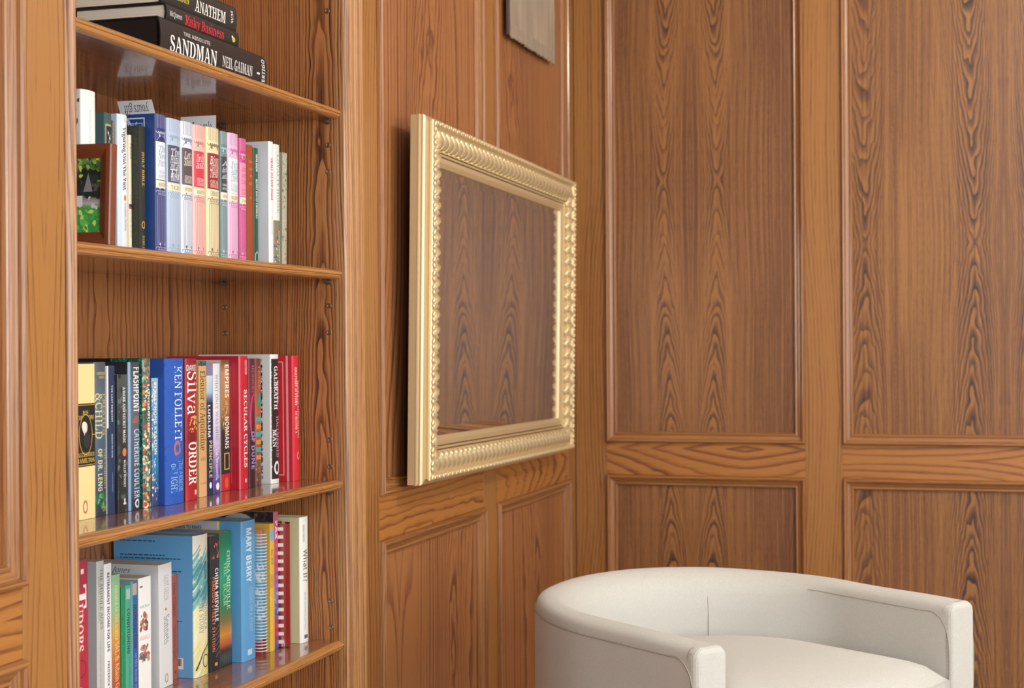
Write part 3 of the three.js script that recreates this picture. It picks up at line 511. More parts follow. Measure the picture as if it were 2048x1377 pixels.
const rowMid = 'books standing on the middle shelf';
shelve(SHELF_Y[2], 860, rowMid, [
  { xs: -0.1205, xl: 148, xr: 191.5, yt: 729, d: 0.15, soft: true, matt: true, c: '#e8d79b', label: 'thick cream paperback with a black band and an oval portrait on the spine',
    spine: plain('#ead99c', R(0, 0.255, 1, 0.66, '#1d1712'), R(0, 0.262, 1, 0.267, '#c6a545'), R(0, 0.648, 1, 0.653, '#c6a545'), F('RON', 0.4, 0.66, 0.315, 0.1, '#d8b650'), F('CHERNOW', 0.14, 0.94, 0.345, 0.12, '#d8b650'), L(0, 0.458, 1, 0.458, '#c6a545', 0.02), O(0.54, 0.455, 0.30, 0.50, '#17120f'), O(0.54, 0.455, 0.30, 0.50, '#c6a545', 0.025), O(0.5, 0.41, 0.12, 0.15, '#e6cdb4'), O(0.46, 0.40, 0.10, 0.12, '#e9e4d8'), R(0.46, 0.43, 0.56, 0.5, '#d8d3c6'), O(0.6, 0.49, 0.16, 0.2, '#2a2830'), F('ALEXANDER', 0.16, 0.95, 0.585, 0.1, '#d8b650'), F('HAMILTON', 0.12, 0.96, 0.62, 0.12, '#d8b650'), O(0.5, 0.92, 0.11, 0.17, '#c76b3a'), O(0.5, 0.92, 0.06, 0.12, '#f0e4c0')) },
  { xs: -0.1195, xl: 192, xr: 216, yt: 725, d: 0.15, c: '#4b5660', label: 'slate blue thriller with tall gold lettering and green smoke at its foot',
    spine: all(G([0, '#4d545c'], [0.3, '#566d83'], [0.75, '#3d5268'], [1, '#1f2c3c']), F('A PENDERGAST', 0.16, 0.85, 0.075, 0.12, '#d6bd52'), F('NOVEL', 0.3, 0.75, 0.1, 0.1, '#d6bd52'), D('PRESTON', 0.74, 0.20, 0.48, 0.34, '#d9b746', BOOK), D('&CHILD', 0.3, 0.20, 0.50, 0.44, '#d9d08a', BOOK), D('THE CABINET', 0.78, 0.56, 0.83, 0.24, '#d9b746', BOOK), D('OF DR. LENG', 0.36, 0.56, 0.84, 0.3, '#d9d2a0', SANS), DAB(71, ['#2f8a48', '#4fae5a', '#1f6a4a'], 40, 7, [0.05, 0.84, 0.9, 0.96]), F('GAP', 0.5, 0.9, 0.955, 0.24, '#c9a53c', BOOK)) },
  { xs: -0.122, xl: 217.5, xr: 231, yt: 733, d: 0.15, c: '#dfe3e6', label: 'narrow navy paperback with tiny widely spaced white capitals', soft: true,
    spine: plain('#22395c', R(0, 0, 0.16, 0.42, '#e8eaec'), D('THE LAST REQUEST', 0.58, 0.13, 0.38, 0.2, '#cfd6de', SANS), D('BENEATH THE WATER', 0.58, 0.46, 0.62, 0.18, '#b9c3ce', SANS), D('A NOVEL OF SUSPENSE', 0.62, 0.72, 0.85, 0.14, '#8fa1b5', SANS), L(0.94, 0.1, 0.94, 0.75, '#8ea0ae', 0.03)) },
  { xs: -0.118, xl: 236, xr: 256, yt: 750, d: 0.14, soft: true, c: '#232629', label: 'short charcoal paperback with wavy white lettering and one orange disc',
    spine: all(G([0, '#4d5653'], [0.4, '#2e3536'], [1, '#24272b']), DAB(72, ['#5b6a66', '#3d4a4a', '#25292c'], 50, 8), D('A DARK AND SECRET MAGIC', 0.62, 0.09, 0.5, 0.26, '#eceff0', SERIF), O(0.64, 0.565, 0.2, 0.22, '#e0794a'), D('WALLIS KINNEY', 0.66, 0.62, 0.82, 0.2, '#e3e6e8', SERIF), R(0.5, 0.93, 0.8, 0.945, '#dfe3e6'), O(0.65, 0.915, 0.08, 0.14, '#dfe3e6')) },
  { xs: -0.112, xl: 261, xr: 283, yt: 725, d: 0.15, c: '#20232d', label: 'dark steel blue thriller with heavy condensed white and blue capitals',
    spine: all(G([0, '#3c3f45'], [0.2, '#566776'], [0.45, '#5a5f6a'], [0.85, '#454e5e'], [1, '#222a3c']), R(0, 0, 0.12, 1, '#7fa3c9'), D('FLASHPOINT', 0.58, 0.03, 0.34, 0.56, '#eef2f5', SANS), F('AN FBI', 0.35, 0.9, 0.375, 0.14, '#d0664a'), F('THRILLER', 0.25, 0.95, 0.4, 0.16, '#d0664a'), D('CATHERINE COULTER', 0.62, 0.45, 0.92, 0.56, '#a9cdf0', SANS), O(0.6, 0.955, 0.16, 0.16, '#e3e8ec', 0.1)) },
  { xs: -0.115, xl: 288.5, xr: 304, yt: 717.5, d: 0.15, res: 1200, c: '#16302e', label: 'tall book with a crowded floral tapestry spine and a speckled teal cover',
    spine: plain('#4d5a4a', DAB(73, ['#7a7566', '#5d6657', '#9c9684'], 60, 7, [0, 0, 1, 0.16]), DAB(74, ['#b7483a', '#3f7a5a', '#d8cfb4', '#2f4d40', '#c98a5a', '#7fa58c', '#e9e2cc'], 260, 7, [0, 0.12, 1, 1]), D('LONGBOURN', 0.62, 0.17, 0.5, 0.34, '#efe7d6', SERIF)),
    cover: all((c, w, h) => fill(c, w, h, '#16171c'), R(0.6, 0, 1, 1, '#12544c'), DAB(75, ['#1f9a82', '#0d3a35', '#2fb597', '#134f47'], 1500, 2, [0.6, 0, 1, 1])) },
  { xs: -0.114, xl: 304.5, xr: 318, yt: 757, d: 0.14, soft: true, c: '#44618a', label: 'short paperback with a busy sky blue patterned spine beside the royal blue hardcover',
    spine: all(G([0, '#8fc1dc'], [0.3, '#4a8fc0'], [0.7, '#3a7fae'], [1, '#33406e']), DAB(76, ['#e6f0f4', '#2c5f94', '#7fb6d8', '#c9d8b0', '#c26a5a'], 150, 4, [0, 0.03, 0.5, 0.8]), D('PERSEPHONE STATION', 0.5, 0.03, 0.6, 0.4, '#f0f4f2', SERIF), DAB(77, ['#e8e8f2', '#4c3f7a'], 30, 4, [0, 0.82, 1, 0.95])) },
  { xs: -0.092, xl: 334, xr: 372, yt: 718, d: 0.16, c: '#1d489c', matt: true, label: 'big royal blue cloth hardcover with large silver white capitals',
    spine: plain('#2456b4', D('KEN FOLLETT', 0.62, 0.05, 0.57, 0.40, '#e8ecf2', BOOK), O(0.55, 0.62, 0.14, 0.16, '#b06a72', 0.1), D('The ARMOR', 0.74, 0.70, 0.92, 0.27, '#7fb4e6', BOOK), D('of LIGHT', 0.38, 0.72, 0.93, 0.30, '#9cc6ec', BOOK), DAB(78, ['#2050aa', '#2a5dbd'], 60, 10)) },
  { xs: -0.104, xl: 375, xr: 398, yt: 718, d: 0.155, c: '#8e1524', label: 'crimson jacketed thriller with a huge white author name running down the spine',
    spine: all(G([0, '#8b1d2a'], [0.3, '#a51e2c'], [0.55, '#7c1420'], [1, '#b11f2e']), F('DANIEL', 0.05, 0.95, 0.065, 0.24, '#dcd3cf', SANS), D('Silva', 0.5, 0.085, 0.40, 0.78, '#f3efe9', BOOK), DAB(79, ['#d8a25a', '#b4552e', '#e6c98a'], 40, 6, [0.2, 0.41, 0.95, 0.52]), D('THE', 0.86, 0.58, 0.70, 0.2, '#f0ebe6', BOOK), D('ORDER', 0.5, 0.585, 0.89, 0.66, '#f3efe9', SERIF), R(0.6, 0.93, 0.85, 0.965, '#d8c79c')) },
  { xs: -0.115, xl: 398.5, xr: 414, yt: 723, d: 0.14, soft: true, c: '#c79a5c', matt: true, label: 'tan paperback with dark mixed-case lettering beside the crimson thriller',
    spine: all(G([0, '#cba165'], [0.6, '#c99c60'], [1, '#d8a97a']), R(0, 0, 1, 0.035, '#2f4f4c'), DAB(80, ['#57887f', '#1f3a38'], 16, 3, [0, 0, 1, 0.035]), D('Eleanor of Aquitaine', 0.5, 0.07, 0.66, 0.62, '#2c2219', BOOK), F('a life', 0.2, 0.8, 0.72, 0.2, '#4a3a2a', BOOK), F('ALISON WEIR', 0.1, 0.9, 0.9, 0.12, '#6a553c', BOOK)) },
  { xs: -0.1195, xl: 414.5, xr: 427, yt: 752, d: 0.14, soft: true, c: '#8ea5bd', label: 'dark navy paperback fading to pale sky at the top with yellow and white lettering',
    spine: all(G([0, '#c9d9e6'], [0.14, '#a9c4da'], [0.24, '#1c2c48'], [1, '#182b52']), D('ROBERT', 0.72, 0.22, 0.50, 0.4, '#0f1826', SANS), D('LUDLUM', 0.34, 0.24, 0.52, 0.4, '#e6ecf2', SANS), D('PRINCIPLE', 0.55, 0.54, 0.86, 0.5, '#cfc06a', SANS), O(0.5, 0.92, 0.2, 0.24, '#eef2f5')) },
  { xs: -0.1195, xl: 427.5, xr: 441, yt: 728, d: 0.145, soft: true, c: '#b4a7cf', label: 'paperback whose white spine turns violet towards its foot',
    spine: all(G([0, '#dfe3ec'], [0.35, '#e6e4f0'], [0.62, '#c9b8e0'], [0.82, '#6a55a4'], [1, '#4a3a86']), D('WHAT ONCE WAS MINE', 0.5, 0.08, 0.60, 0.4, '#7c86a4', BOOK), D('Liz Braswell', 0.5, 0.66, 0.90, 0.42, '#f0ecf6', BOOK, 0.3), O(0.55, 0.945, 0.24, 0.26, '#f4f2f8')) },
  { xs: -0.1287, xl: 443, xr: 461, yt: 721, d: 0.14, soft: true, c: '#cfc5b2', label: 'paperback with a tan to black spine, white capitals and a red foot',
    spine: all(G([0, '#6a4a34'], [0.1, '#b58a5c'], [0.38, '#a87848'], [0.5, '#5a4636'], [0.56, '#23282c'], [1, '#20262c']), D('EMPIRES', 0.62, 0.03, 0.29, 0.46, '#f0eadc', SANS), D('of the', 0.6, 0.31, 0.41, 0.26, '#e6d9a8', BOOK), D('NORMANS', 0.62, 0.43, 0.68, 0.46, '#f0eadc', SANS), DAB(81, ['#c2955e', '#8a6238', '#d4b482'], 12, 8, [0, 0.36, 0.6, 0.56]), R(0.3, 0.71, 0.9, 0.84, '#c2ac60'), R(0.4, 0.72, 0.8, 0.83, '#1d2226'), R(0, 0.87, 1, 1, '#b8262e'), O(0.55, 0.94, 0.2, 0.3, '#d8543a')) },
  { xs: -0.106, xl: 482, xr: 500, yt: 713, d: 0.155, c: '#a5122a', label: 'scarlet jacketed book with well spaced white serif capitals and a ruled cover edge',
    spine: plain('#bd1d36', L(0.06, 0, 0.06, 1, '#d9707c', 0.04), D('PETER TURCHIN', 0.6, 0.03, 0.14, 0.26, '#f3dcd8', BOOK), D('SECULAR CYCLES', 0.55, 0.25, 0.84, 0.38, '#f3e4e0', SERIF), R(0.45, 0.92, 0.6, 0.95, '#f3dcd8')),
    cover: all((c, w, h) => fill(c, w, h, '#ab1530'), L(0.9, 0.08, 0.9, 0.95, '#cf5a68', 0.01)) },
  { xs: -0.1075, xl: 500.5, xr: 513, yt: 718, d: 0.15, c: '#4a1420', label: 'dark maroon jacketed book with a glowing pink arch and violet lettering',
    spine: all(G([0, '#5a1c2a'], [0.35, '#7a1c38'], [0.6, '#3a1424'], [1, '#33131c']), D('HERBERT', 0.5, 0.05, 0.27, 0.3, '#b07a8a', BOOK), O(0.6, 0.46, 0.42, 1.6, '#c23a64', 0.16), D('OF DUNE', 0.5, 0.56, 0.86, 0.5, '#8f8fd4', SANS)) },
  { xs: -0.118, xl: 513.5, xr: 525, yt: 718, d: 0.15, c: '#3b3c40', label: 'brown book with turquoise and orange block lettering',
    spine: all(G([0, '#6a3326'], [0.25, '#9a4a30'], [0.5, '#a65c34'], [1, '#5a3a2c']), D('FRANK', 0.5, 0.06, 0.24, 0.34, '#c98a72', BOOK), O(0.5, 0.33, 0.3, 0.5, '#2f8a78'), ...[0.46, 0.52, 0.58, 0.64, 0.70, 0.76].map((y, k) => R(0.08, y, 0.92, y + 0.035, k % 2 ? '#d0803a' : '#26a0a4')), DAB(82, ['#c26a3a', '#2f7a70', '#7a4a30'], 30, 4, [0, 0.8, 1, 0.96])) },
  { xs: -0.1055, xl: 545, xr: 561, yt: 709.5, d: 0.16, res: 1300, c: '#dfe3e2', label: 'white bordered thriller with a ragged black panel beside the last red book',
    spine: plain('#e4e8e7', R(0.06, 0.035, 1, 0.965, '#231a22'), DAB(83, ['#e4e8e7'], 60, 2, [0, 0.02, 0.1, 0.98]), D('ROBERT', 0.74, 0.2, 0.38, 0.28, '#efefef', SERIF), D('GALBRAITH', 0.48, 0.09, 0.43, 0.42, '#f3f3f3', SERIF), D('HALLMARKED', 0.66, 0.48, 0.80, 0.34, '#d8bcc2', BOOK), D('MAN', 0.3, 0.58, 0.72, 0.34, '#e8e0e2', SERIF), O(0.55, 0.88, 0.24, 0.3, '#eef0f0', 0.14)),
    cover: all((c, w, h) => fill(c, w, h, '#dde2e1'), R(0.06, 0.04, 0.9, 0.96, '#2f3238'), DAB(84, ['#dde2e1'], 90, 3, [0.88, 0.03, 0.92, 0.97]), R(0.5, 0.3, 0.9, 0.32, '#4a4d52')) },
  { xs: -0.0885, xl: 589, xr: 602, yt: 712, d: 0.16, res: 1200, tilt: 0.7, c: '#c4202f', label: 'bright red hardcover with a thin white frame ending the middle shelf',
    spine: plain('#cb2636', D('ANATOMY of STORY', 0.36, 0.09, 0.4, 0.26, '#f5dad6', SERIF), D('MASTER OF STORYTELLING', 0.66, 0.2, 0.66, 0.22, '#f1cfcb', SERIF), D('TO BECOME A', 0.36, 0.44, 0.62, 0.2, '#f1cfcb', SERIF), O(0.6, 0.8, 0.16, 0.22, '#e98f8a', 0.08)),
    cover: (c, w, h) => { fill(c, w, h, '#cc2535'); c.strokeStyle = '#f0c9c6'; c.lineWidth = 2.2; c.strokeRect(0.08 * w, 0.05 * h, 0.8 * w, 0.9 * h); c.strokeRect(0.93 * w, -3, 3, h + 6); } },
]);

const rowLow = 'books standing on the lowest visible shelf';
shelve(SHELF_Y[1], 1200, rowLow, [
  { xs: -0.13, xl: 147, xr: 178, yt: 1122, d: 0.14, soft: true, tilt: 0.5, c: '#a92f44', label: 'rose red paperback with bold white capitals and a small white square',
    spine: all(G([0, '#a93a52'], [0.3, '#b8344a'], [1, '#b32d42']), R(0.52, 0.055, 0.72, 0.085, '#f2eeee'), D('T', 0.5, 0.15, 0.30, 0.8, '#f6f2f0', SERIF), D('UDORS', 0.45, 0.26, 0.56, 0.42, '#f4d9da', SERIF), O(0.5, 0.66, 0.3, 0.3, '#7d2233', 0.04), D('A STUDY', 0.4, 0.76, 0.98, 0.3, '#d98a94', SANS)) },
  { xs: -0.14, xl: 194, xr: 209, yt: 1123, d: 0.14, soft: true, c: '#b4b8ba', label: 'grey paperback with narrow dark capitals next to the rose red one', spine: plain('#c3c7c4', D('THE MIDDLE AGES', 0.62, 0.05, 0.45, 0.36, '#4f5a52', BOOK), D('FROM THE FALL OF ROME', 0.3, 0.1, 0.4, 0.2, '#7c867e', BOOK), D('A POPULAR HISTORY OF MEDIEVAL EUROPE', 0.42, 0.52, 0.96, 0.18, '#8a928c', BOOK)) },
  { xs: -0.14, xl: 209.5, xr: 224, yt: 1128, d: 0.14, soft: true, c: '#e6e8ee', label: 'white paperback with small black capitals the length of its spine', spine: plain('#eef1f5', D('RETIREMENT INCOME FOR LIFE', 0.5, 0.06, 0.60, 0.34, '#39424e', SANS), D('FREDERICK VETTESE', 0.5, 0.66, 0.97, 0.28, '#55606c', SANS)) },
  { xs: -0.145, xl: 225, xr: 241, yt: 1150, d: 0.135, soft: true, c: '#7fb58a', label: 'paperback shading from pale green to orange to brick red', spine: all(G([0, '#8fc49a'], [0.25, '#8fbf92'], [0.45, '#d7a24c'], [0.65, '#c96f38'], [1, '#a8402c']), D('PARABLE OF THE SOWER', 0.5, 0.08, 0.5, 0.36, '#e2d9a2', BOOK), D('SAL & Adam Grace', 0.55, 0.52, 0.97, 0.48, '#ecd9a8', BOOK, 0.2)) },
  { xs: -0.15, xl: 243, xr: 251, yt: 1175, d: 0.13, soft: true, c: '#1f8a5c', label: 'very thin leaf green booklet', spine: plain('#1f8f62', DAB(91, ['#2aa572', '#187a52'], 20, 4)) },
  { xs: -0.15, xl: 251.5, xr: 262, yt: 1172, d: 0.13, soft: true, c: '#58a58c', label: 'thin sea green booklet with a grey patch at the top and small dark title', spine: plain('#4fa88a', R(0.15, 0.03, 0.9, 0.12, '#aebfbd'), D('CONDITIONING', 0.5, 0.2, 0.6, 0.5, '#2b3a34', SANS), D('for distance', 0.7, 0.62, 0.9, 0.24, '#3a6a6a', BOOK)) },
  { xs: -0.15, xl: 264, xr: 277, yt: 1163, d: 0.135, soft: true, c: '#5fa9b8', label: 'slim paperback in two blues with a beige patch at the top', spine: all(G([0, '#3a6ea4'], [1, '#33559c']), R(0.1, 0.02, 0.8, 0.12, '#c2a898'), R(0, 0, 0.22, 1, '#58a3b4'), D('INTRODUCTION', 0.52, 0.2, 0.58, 0.44, '#3a3040', SANS), D('to the basic set', 0.62, 0.62, 0.95, 0.26, '#b8a8c0', BOOK)) },
  { xs: -0.15, xl: 279, xr: 303, yt: 1155, d: 0.135, soft: true, matt: true, c: '#d9d6cf', label: 'white paperback with small reddish animal pictures on its wide spine',
    spine: plain('#eeefec', R(0.1, 0.07, 0.3, 0.085, '#6a7a8a'), F('wild farm', 0.1, 0.85, 0.25, 0.1, '#6f9a9a', BOOK), R(0.06, 0.29, 0.86, 0.29 + 0.17, '#f6f4f0'), DAB(92, ['#b4695a', '#8e4a3e', '#d39a84', '#6a4a44'], 34, 8, [0.16, 0.31, 0.66, 0.45]), F('ANIMALS', 0.06, 0.88, 0.52, 0.16, '#d3a29a', BOOK), DAB(93, ['#b05a54', '#9a4a48', '#c98a80', '#5a6a6a'], 34, 9, [0.1, 0.59, 0.8, 0.72])) },
  { xs: -0.14, xl: 319, xr: 346, yt: 1128, d: 0.15, soft: true, res: 1600, tilt: 0.6, c: '#b7b9bc', label: 'pale grey novel with handwritten style lettering across the top of its cover',
    spine: plain('#dcdfe2', D('SAINT GREEN', 0.55, 0.09, 0.30, 0.34, '#a3abb6', BOOK), O(0.5, 0.37, 0.05, 0.05, '#c23a3a'), D('Sonnets', 0.55, 0.43, 0.66, 0.4, '#7d8896', BOOK, 0.3), O(0.5, 0.93, 0.1, 0.15, '#b98a84', 0.05)),
    cover: (c, w, h) => { fill(c, w, h, '#c6c9cd'); flat(c, w, h, 'Jemma  Jones', 0.04, 0.62, 0.042, 14, '#3a4f74', BOOK, 0.03, -0.3); } },
  { xs: -0.155, xl: 343, xr: 357, yt: 1151, d: 0.12, soft: true, tilt: 0.6, c: '#8e4430', label: 'small terracotta paperback beside the pale grey novel', spine: plain('#a04f36', D('Jane Collins', 0.5, 0.07, 0.40, 0.42, '#3f2018', BOOK), D('Sanditon play', 0.5, 0.5, 0.82, 0.4, '#4a261c', BOOK, 0.3), O(0.5, 0.93, 0.12, 0.14, '#6a3426')) },
  { xs: -0.12, xl: 391, xr: 420, yt: 1070, d: 0.165, res: 2200, c: '#66a9dd', label: 'sky blue jacketed memoir with small print and a barcode on its cover',
    spine: all((c, w, h) => fill(c, w, h, '#e6e4d2'), (c, w, h) => { const r = mulberry(95); for (const [col, y0, y1, n] of [['#f0ead8', 0, 0.2, 20], ['#5fa3ac', 0.12, 0.5, 70], ['#3d7f8e', 0.2, 0.48, 30], ['#e8dfa0', 0.5, 0.85, 40], ['#d9cf7a', 0.8, 1, 30]]) for (let k = 0; k < n; k++) { c.strokeStyle = col; c.lineWidth = 5 + 7 * r(); c.globalAlpha = 0.6; const x = r() * w, y = (y0 + (y1 - y0) * r()) * h; c.beginPath(); c.moveTo(x - 25, y + 22); c.lineTo(x + 25, y - 26); c.stroke(); } c.globalAlpha = 1; }, D('WILSON', 0.72, 0.19, 0.32, 0.16, '#1f3a44', SANS), D('MY STORY', 0.42, 0.48, 0.70, 0.26, '#8a8a72', BOOK), D('CHANDLER', 0.72, 0.46, 0.68, 0.22, '#7a8272', BOOK), L(0.1, 0.95, 0.5, 0.84, '#2a2a2a', 0.06), L(0.5, 0.84, 0.95, 0.78, '#2a2a2a', 0.05), O(0.7, 0.9, 0.2, 0.2, '#3a3a34', 0.04)),
    cover: (c, w, h) => {
      fill(c, w, h, '#66a9dd'); c.fillStyle = '#1c3f68'; const r = mulberry(96);
      for (const [y, n] of [[0.04, 1], [0.14, 3], [0.25, 4], [0.36, 6], [0.52, 2], [0.6, 1]]) for (let k = 0; k < n; k++) { const x1 = 0.5 + 0.38 * r(); for (let x = 0.08; x < x1;) { const wd = 0.02 + 0.05 * r(); c.fillRect(x * w, (y + 0.022 * k) * h, wd * w, 0.007 * h); x += wd + 0.012; } }
      rect(c, w, h, 0.62, 0.86, 0.88, 0.94, '#dfe4e6'); c.fillStyle = '#222'; for (let x = 0.64; x < 0.86; x += 0.012) c.fillRect(x * w, 0.867 * h, (0.003 + 0.006 * r()) * w, 0.05 * h);
    } },
  { xs: -0.12, xl: 424, xr: 440, yt: 1072, d: 0.15, soft: true, c: '#23252b', label: 'black paperback with white and orange capitals between the memoir and the green novel',
    spine: all(G([0, '#2c2f3a'], [1, '#22252e']), DAB(97, ['#c2764a', '#8a4a34'], 14, 7, [0.2, 0.04, 0.9, 0.17]), D('CHINA MIEVILLE', 0.66, 0.24, 0.64, 0.36, '#e9ebee', SANS), D('PERDIDO STREET STATION', 0.3, 0.30, 0.86, 0.3, '#c9784c', SANS), ...[0.7, 0.74, 0.78, 0.82, 0.86, 0.9].map((y) => L(0.5, y, 1, y - 0.04, '#6a7280', 0.05)), R(0.4, 0.94, 0.7, 0.965, '#d89a4a')) },
  { xs: -0.119, xl: 440.5, xr: 464.5, yt: 1065, d: 0.15, soft: true, c: '#1c7a5c', label: 'thick paperback with an emerald top shading through amber to a dark harbour',
    spine: all(G([0, '#157a56'], [0.35, '#2b9a76'], [0.55, '#2e7c5a'], [0.66, '#7a6a3a'], [0.76, '#c78a3a'], [0.84, '#a2552c'], [0.88, '#3a2a24'], [0.93, '#2f4448'], [1, '#1c2428']), D('CHINA MIEVILLE', 0.7, 0.14, 0.58, 0.26, '#dfe8d0', BOOK), D('THE', 0.42, 0.22, 0.33, 0.2, '#a8d8a8', BOOK), D('SCAR', 0.42, 0.38, 0.55, 0.26, '#a8d8a8', BOOK), ...[0.2, 0.35, 0.5, 0.65, 0.8].map((x) => L(x, 0.9, x, 0.985, '#6a7a7a', 0.02))) },
  { xs: -0.150, xl: 437.2, xr: 440.5, yt: 1043, d: 0.13, soft: true, res: 1500, c: '#c3c7cc', label: 'slim pale grey cookbook set back between the green novel and the blue cookbook',
    spine: plain('#d9b84a', DAB(103, ['#e8cf7a', '#b8963a'], 20, 3)), cover: all((c, w, h) => fill(c, w, h, '#c3c7cc'), F('LEARN TO MAKE', 0.3, 0.75, 0.045, 0.05, '#4a5058', SANS)) },
  { xs: -0.098, xl: 487, xr: 515, yt: 1041, d: 0.17, c: '#5b9dd2', label: 'tall cornflower blue cookbook with white capitals, taller than the green novel beside it',
    spine: plain('#5b9ccf', D('MARY BERRY', 0.42, 0.05, 0.44, 0.34, '#d8e9f6', SANS), D('COOKS UP A FEAST', 0.55, 0.48, 0.8, 0.24, '#84b7dd', SANS), DAB(98, ['#cfe3f2', '#eef5fa'], 20, 2.5, [0.8, 0.25, 0.98, 0.75]), R(0.3, 0.92, 0.6, 0.96, '#bcd8ea')) },
  { xs: -0.098, xl: 541, xr: 550, yt: 1048, d: 0.16, soft: true, c: '#d9b24a', label: 'yellow booklet with blue patches tucked behind the wire spiral', spine: plain('#e2b743', R(0, 0.05, 1, 0.13, '#7fb0d0'), D('HALF HOUR', 0.5, 0.2, 0.32, 0.5, '#3a3420', BOOK), R(0, 0.4, 1, 0.5, '#caa040'), DAB(99, ['#c99a30', '#f0cf70'], 20, 4)) },
  { xs: -0.1, xl: 550.5, xr: 558, yt: 1024, d: 0.17, soft: true, res: 1300, c: '#3a2c28', label: 'tall magenta spined book with a dark food photograph on its cover',
    spine: all(G([0, '#cf5c86'], [0.4, '#b4487c'], [0.6, '#8a6cc0'], [0.72, '#4a5ca8'], [0.85, '#c8325c'], [1, '#3f5aa0']), D('PAX', 0.5, 0.06, 0.2, 0.5, '#f2dfe6', SANS), DAB(100, ['#d8a34a', '#e6c27a'], 12, 4, [0, 0.55, 1, 0.75])),
    cover: all((c, w, h) => fill(c, w, h, '#37302e'), DAB(101, ['#5a4438', '#2a2220', '#7a5c48', '#463a36'], 200, 9, [0, 0, 1, 0.4]), O(0.55, 0.07, 0.18, 0.09, '#cfc4b8')) },
  { xs: -0.075, xl: 604, xr: 620, yt: 1034, d: 0.165, c: '#d6d2a6', label: 'cream hardcover with hand-drawn black lettering at the right end of the low shelf',
    spine: plain('#eff2ee', D('SERIOUS SCIENTIFIC', 0.3, 0.06, 0.2, 0.16, '#8a928e', SANS), D('What If?', 0.5, 0.26, 0.52, 0.48, '#23282a', THIN), D('ABSURD HYPOTHETICAL QUESTIONS', 0.4, 0.6, 0.9, 0.16, '#8fa8bc', THIN), R(0.3, 0.94, 0.7, 0.97, '#5a6a78')) },
]);
// spiral and comb bound cookbooks, built between their neighbours
function boundBook(o) {
  const zl = onX(o.xs, o.xl, 1200).z, zr = onX(o.xs, o.xr, 1200).z, t = zl - zr, T = SHELF_Y[1], h = onX(o.xs, (o.xl + o.xr) / 2, o.yt).y - T;
  const b = thing(o.name, o.label, 'book', [o.xs, T + 0.0004, (zl + zr) / 2], rowLow), r = t / 2, mats = o.mats;
  const sheet = prints.cell(130, 200, o.cover), U = (g) => { const uv = g.attributes.uv; for (let i = 0; i < uv.count; i++) uv.setXY(i, lerp(sheet[0], sheet[2], clamp(uv.getX(i))), lerp(sheet[1], sheet[3], clamp(uv.getY(i)))); return g; };
  for (const s of [1, -1]) part(b, 'cover', U(new THREE.BoxGeometry(0.155, h, 0.0012).translate(-0.0775 - (o.wire ? 0.006 : r * 1.2), h / 2, s * (r * 0.62))), coverPrint);
  part(b, 'page_block', new THREE.BoxGeometry(0.148, h - 0.008, r * 1.2).translate(-0.077 - r * 1.2, h / 2, 0), pageMat);
  if (o.wire) {
    for (let k = 0; k < o.wire; k++) part(b, 'wire_loop', o.loop ??= new THREE.TorusGeometry(r * 0.93, 0.0011, 6, 18), mats).rotation.set(Math.PI / 2, 0, 0);
    b.children.filter((m) => m.name === 'wire_loop').forEach((m, k) => { m.position.set(-r, 0.006 + (h - 0.012) * (k + 0.5) / o.wire, 0); });
  } else {
    part(b, 'comb_spine', new THREE.CylinderGeometry(r * 0.97, r * 0.97, h - 0.004, 20, 1, true, Math.PI * 0.0, Math.PI * 1.0).translate(-r, h / 2, 0), mats, 'glossy dark red plastic comb');
    const tooth = new THREE.BoxGeometry(0.0105, 0.0068, 0.0012);
    for (let k = 0; k < o.teeth; k++) { const m = part(b, 'comb_tooth', tooth, o.toothMat); const a = 1.18; m.position.set(-r + r * Math.cos(a), 0.012 + (h - 0.024) * k / (o.teeth - 1), r * Math.sin(a)); m.rotation.y = Math.PI / 2 - a; }
  }
  return b;
}
boundBook({ name: 'spiral_bound_book', label: 'cookbook with a white wire spiral binding and a blue and orange cover', xs: -0.0915, xl: 527, xr: 540, yt: 1060, wire: 38,
  mats: new THREE.MeshStandardMaterial({ name: 'white_coated_wire', color: new THREE.Color(0.72, 0.72, 0.7), roughness: 0.35 }),
  cover: all((c, w, h) => fill(c, w, h, '#6fb2d4'), R(0, 0, 1, 0.13, '#d98a5c'), R(0.84, 0.03, 1, 0.13, '#b5a69a'), R(0.5, 0.88, 1, 1, '#a8323a'), DAB(102, ['#e6f2f8'], 46, 3, [0.8, 0.26, 0.98, 0.72])) });
boundBook({ name: 'comb_bound_book', label: 'cookbook with a glossy dark red plastic comb binding and white punched teeth', xs: -0.0855, xl: 572, xr: 588, yt: 1045, teeth: 15,
  mats: new THREE.MeshPhysicalMaterial({ name: 'red_plastic_comb', color: new THREE.Color(0.23, 0.012, 0.014), roughness: 0.22, clearcoat: 0.5, side: THREE.DoubleSide }),
  toothMat: new THREE.MeshStandardMaterial({ name: 'punched_paper', color: new THREE.Color(0.7, 0.66, 0.62), roughness: 0.8 }),
  cover: all((c, w, h) => fill(c, w, h, '#a82038'), D('Cozy Christmas', 0.93, 0.3, 0.8, 0.05, '#d8b060', BOOK)) });

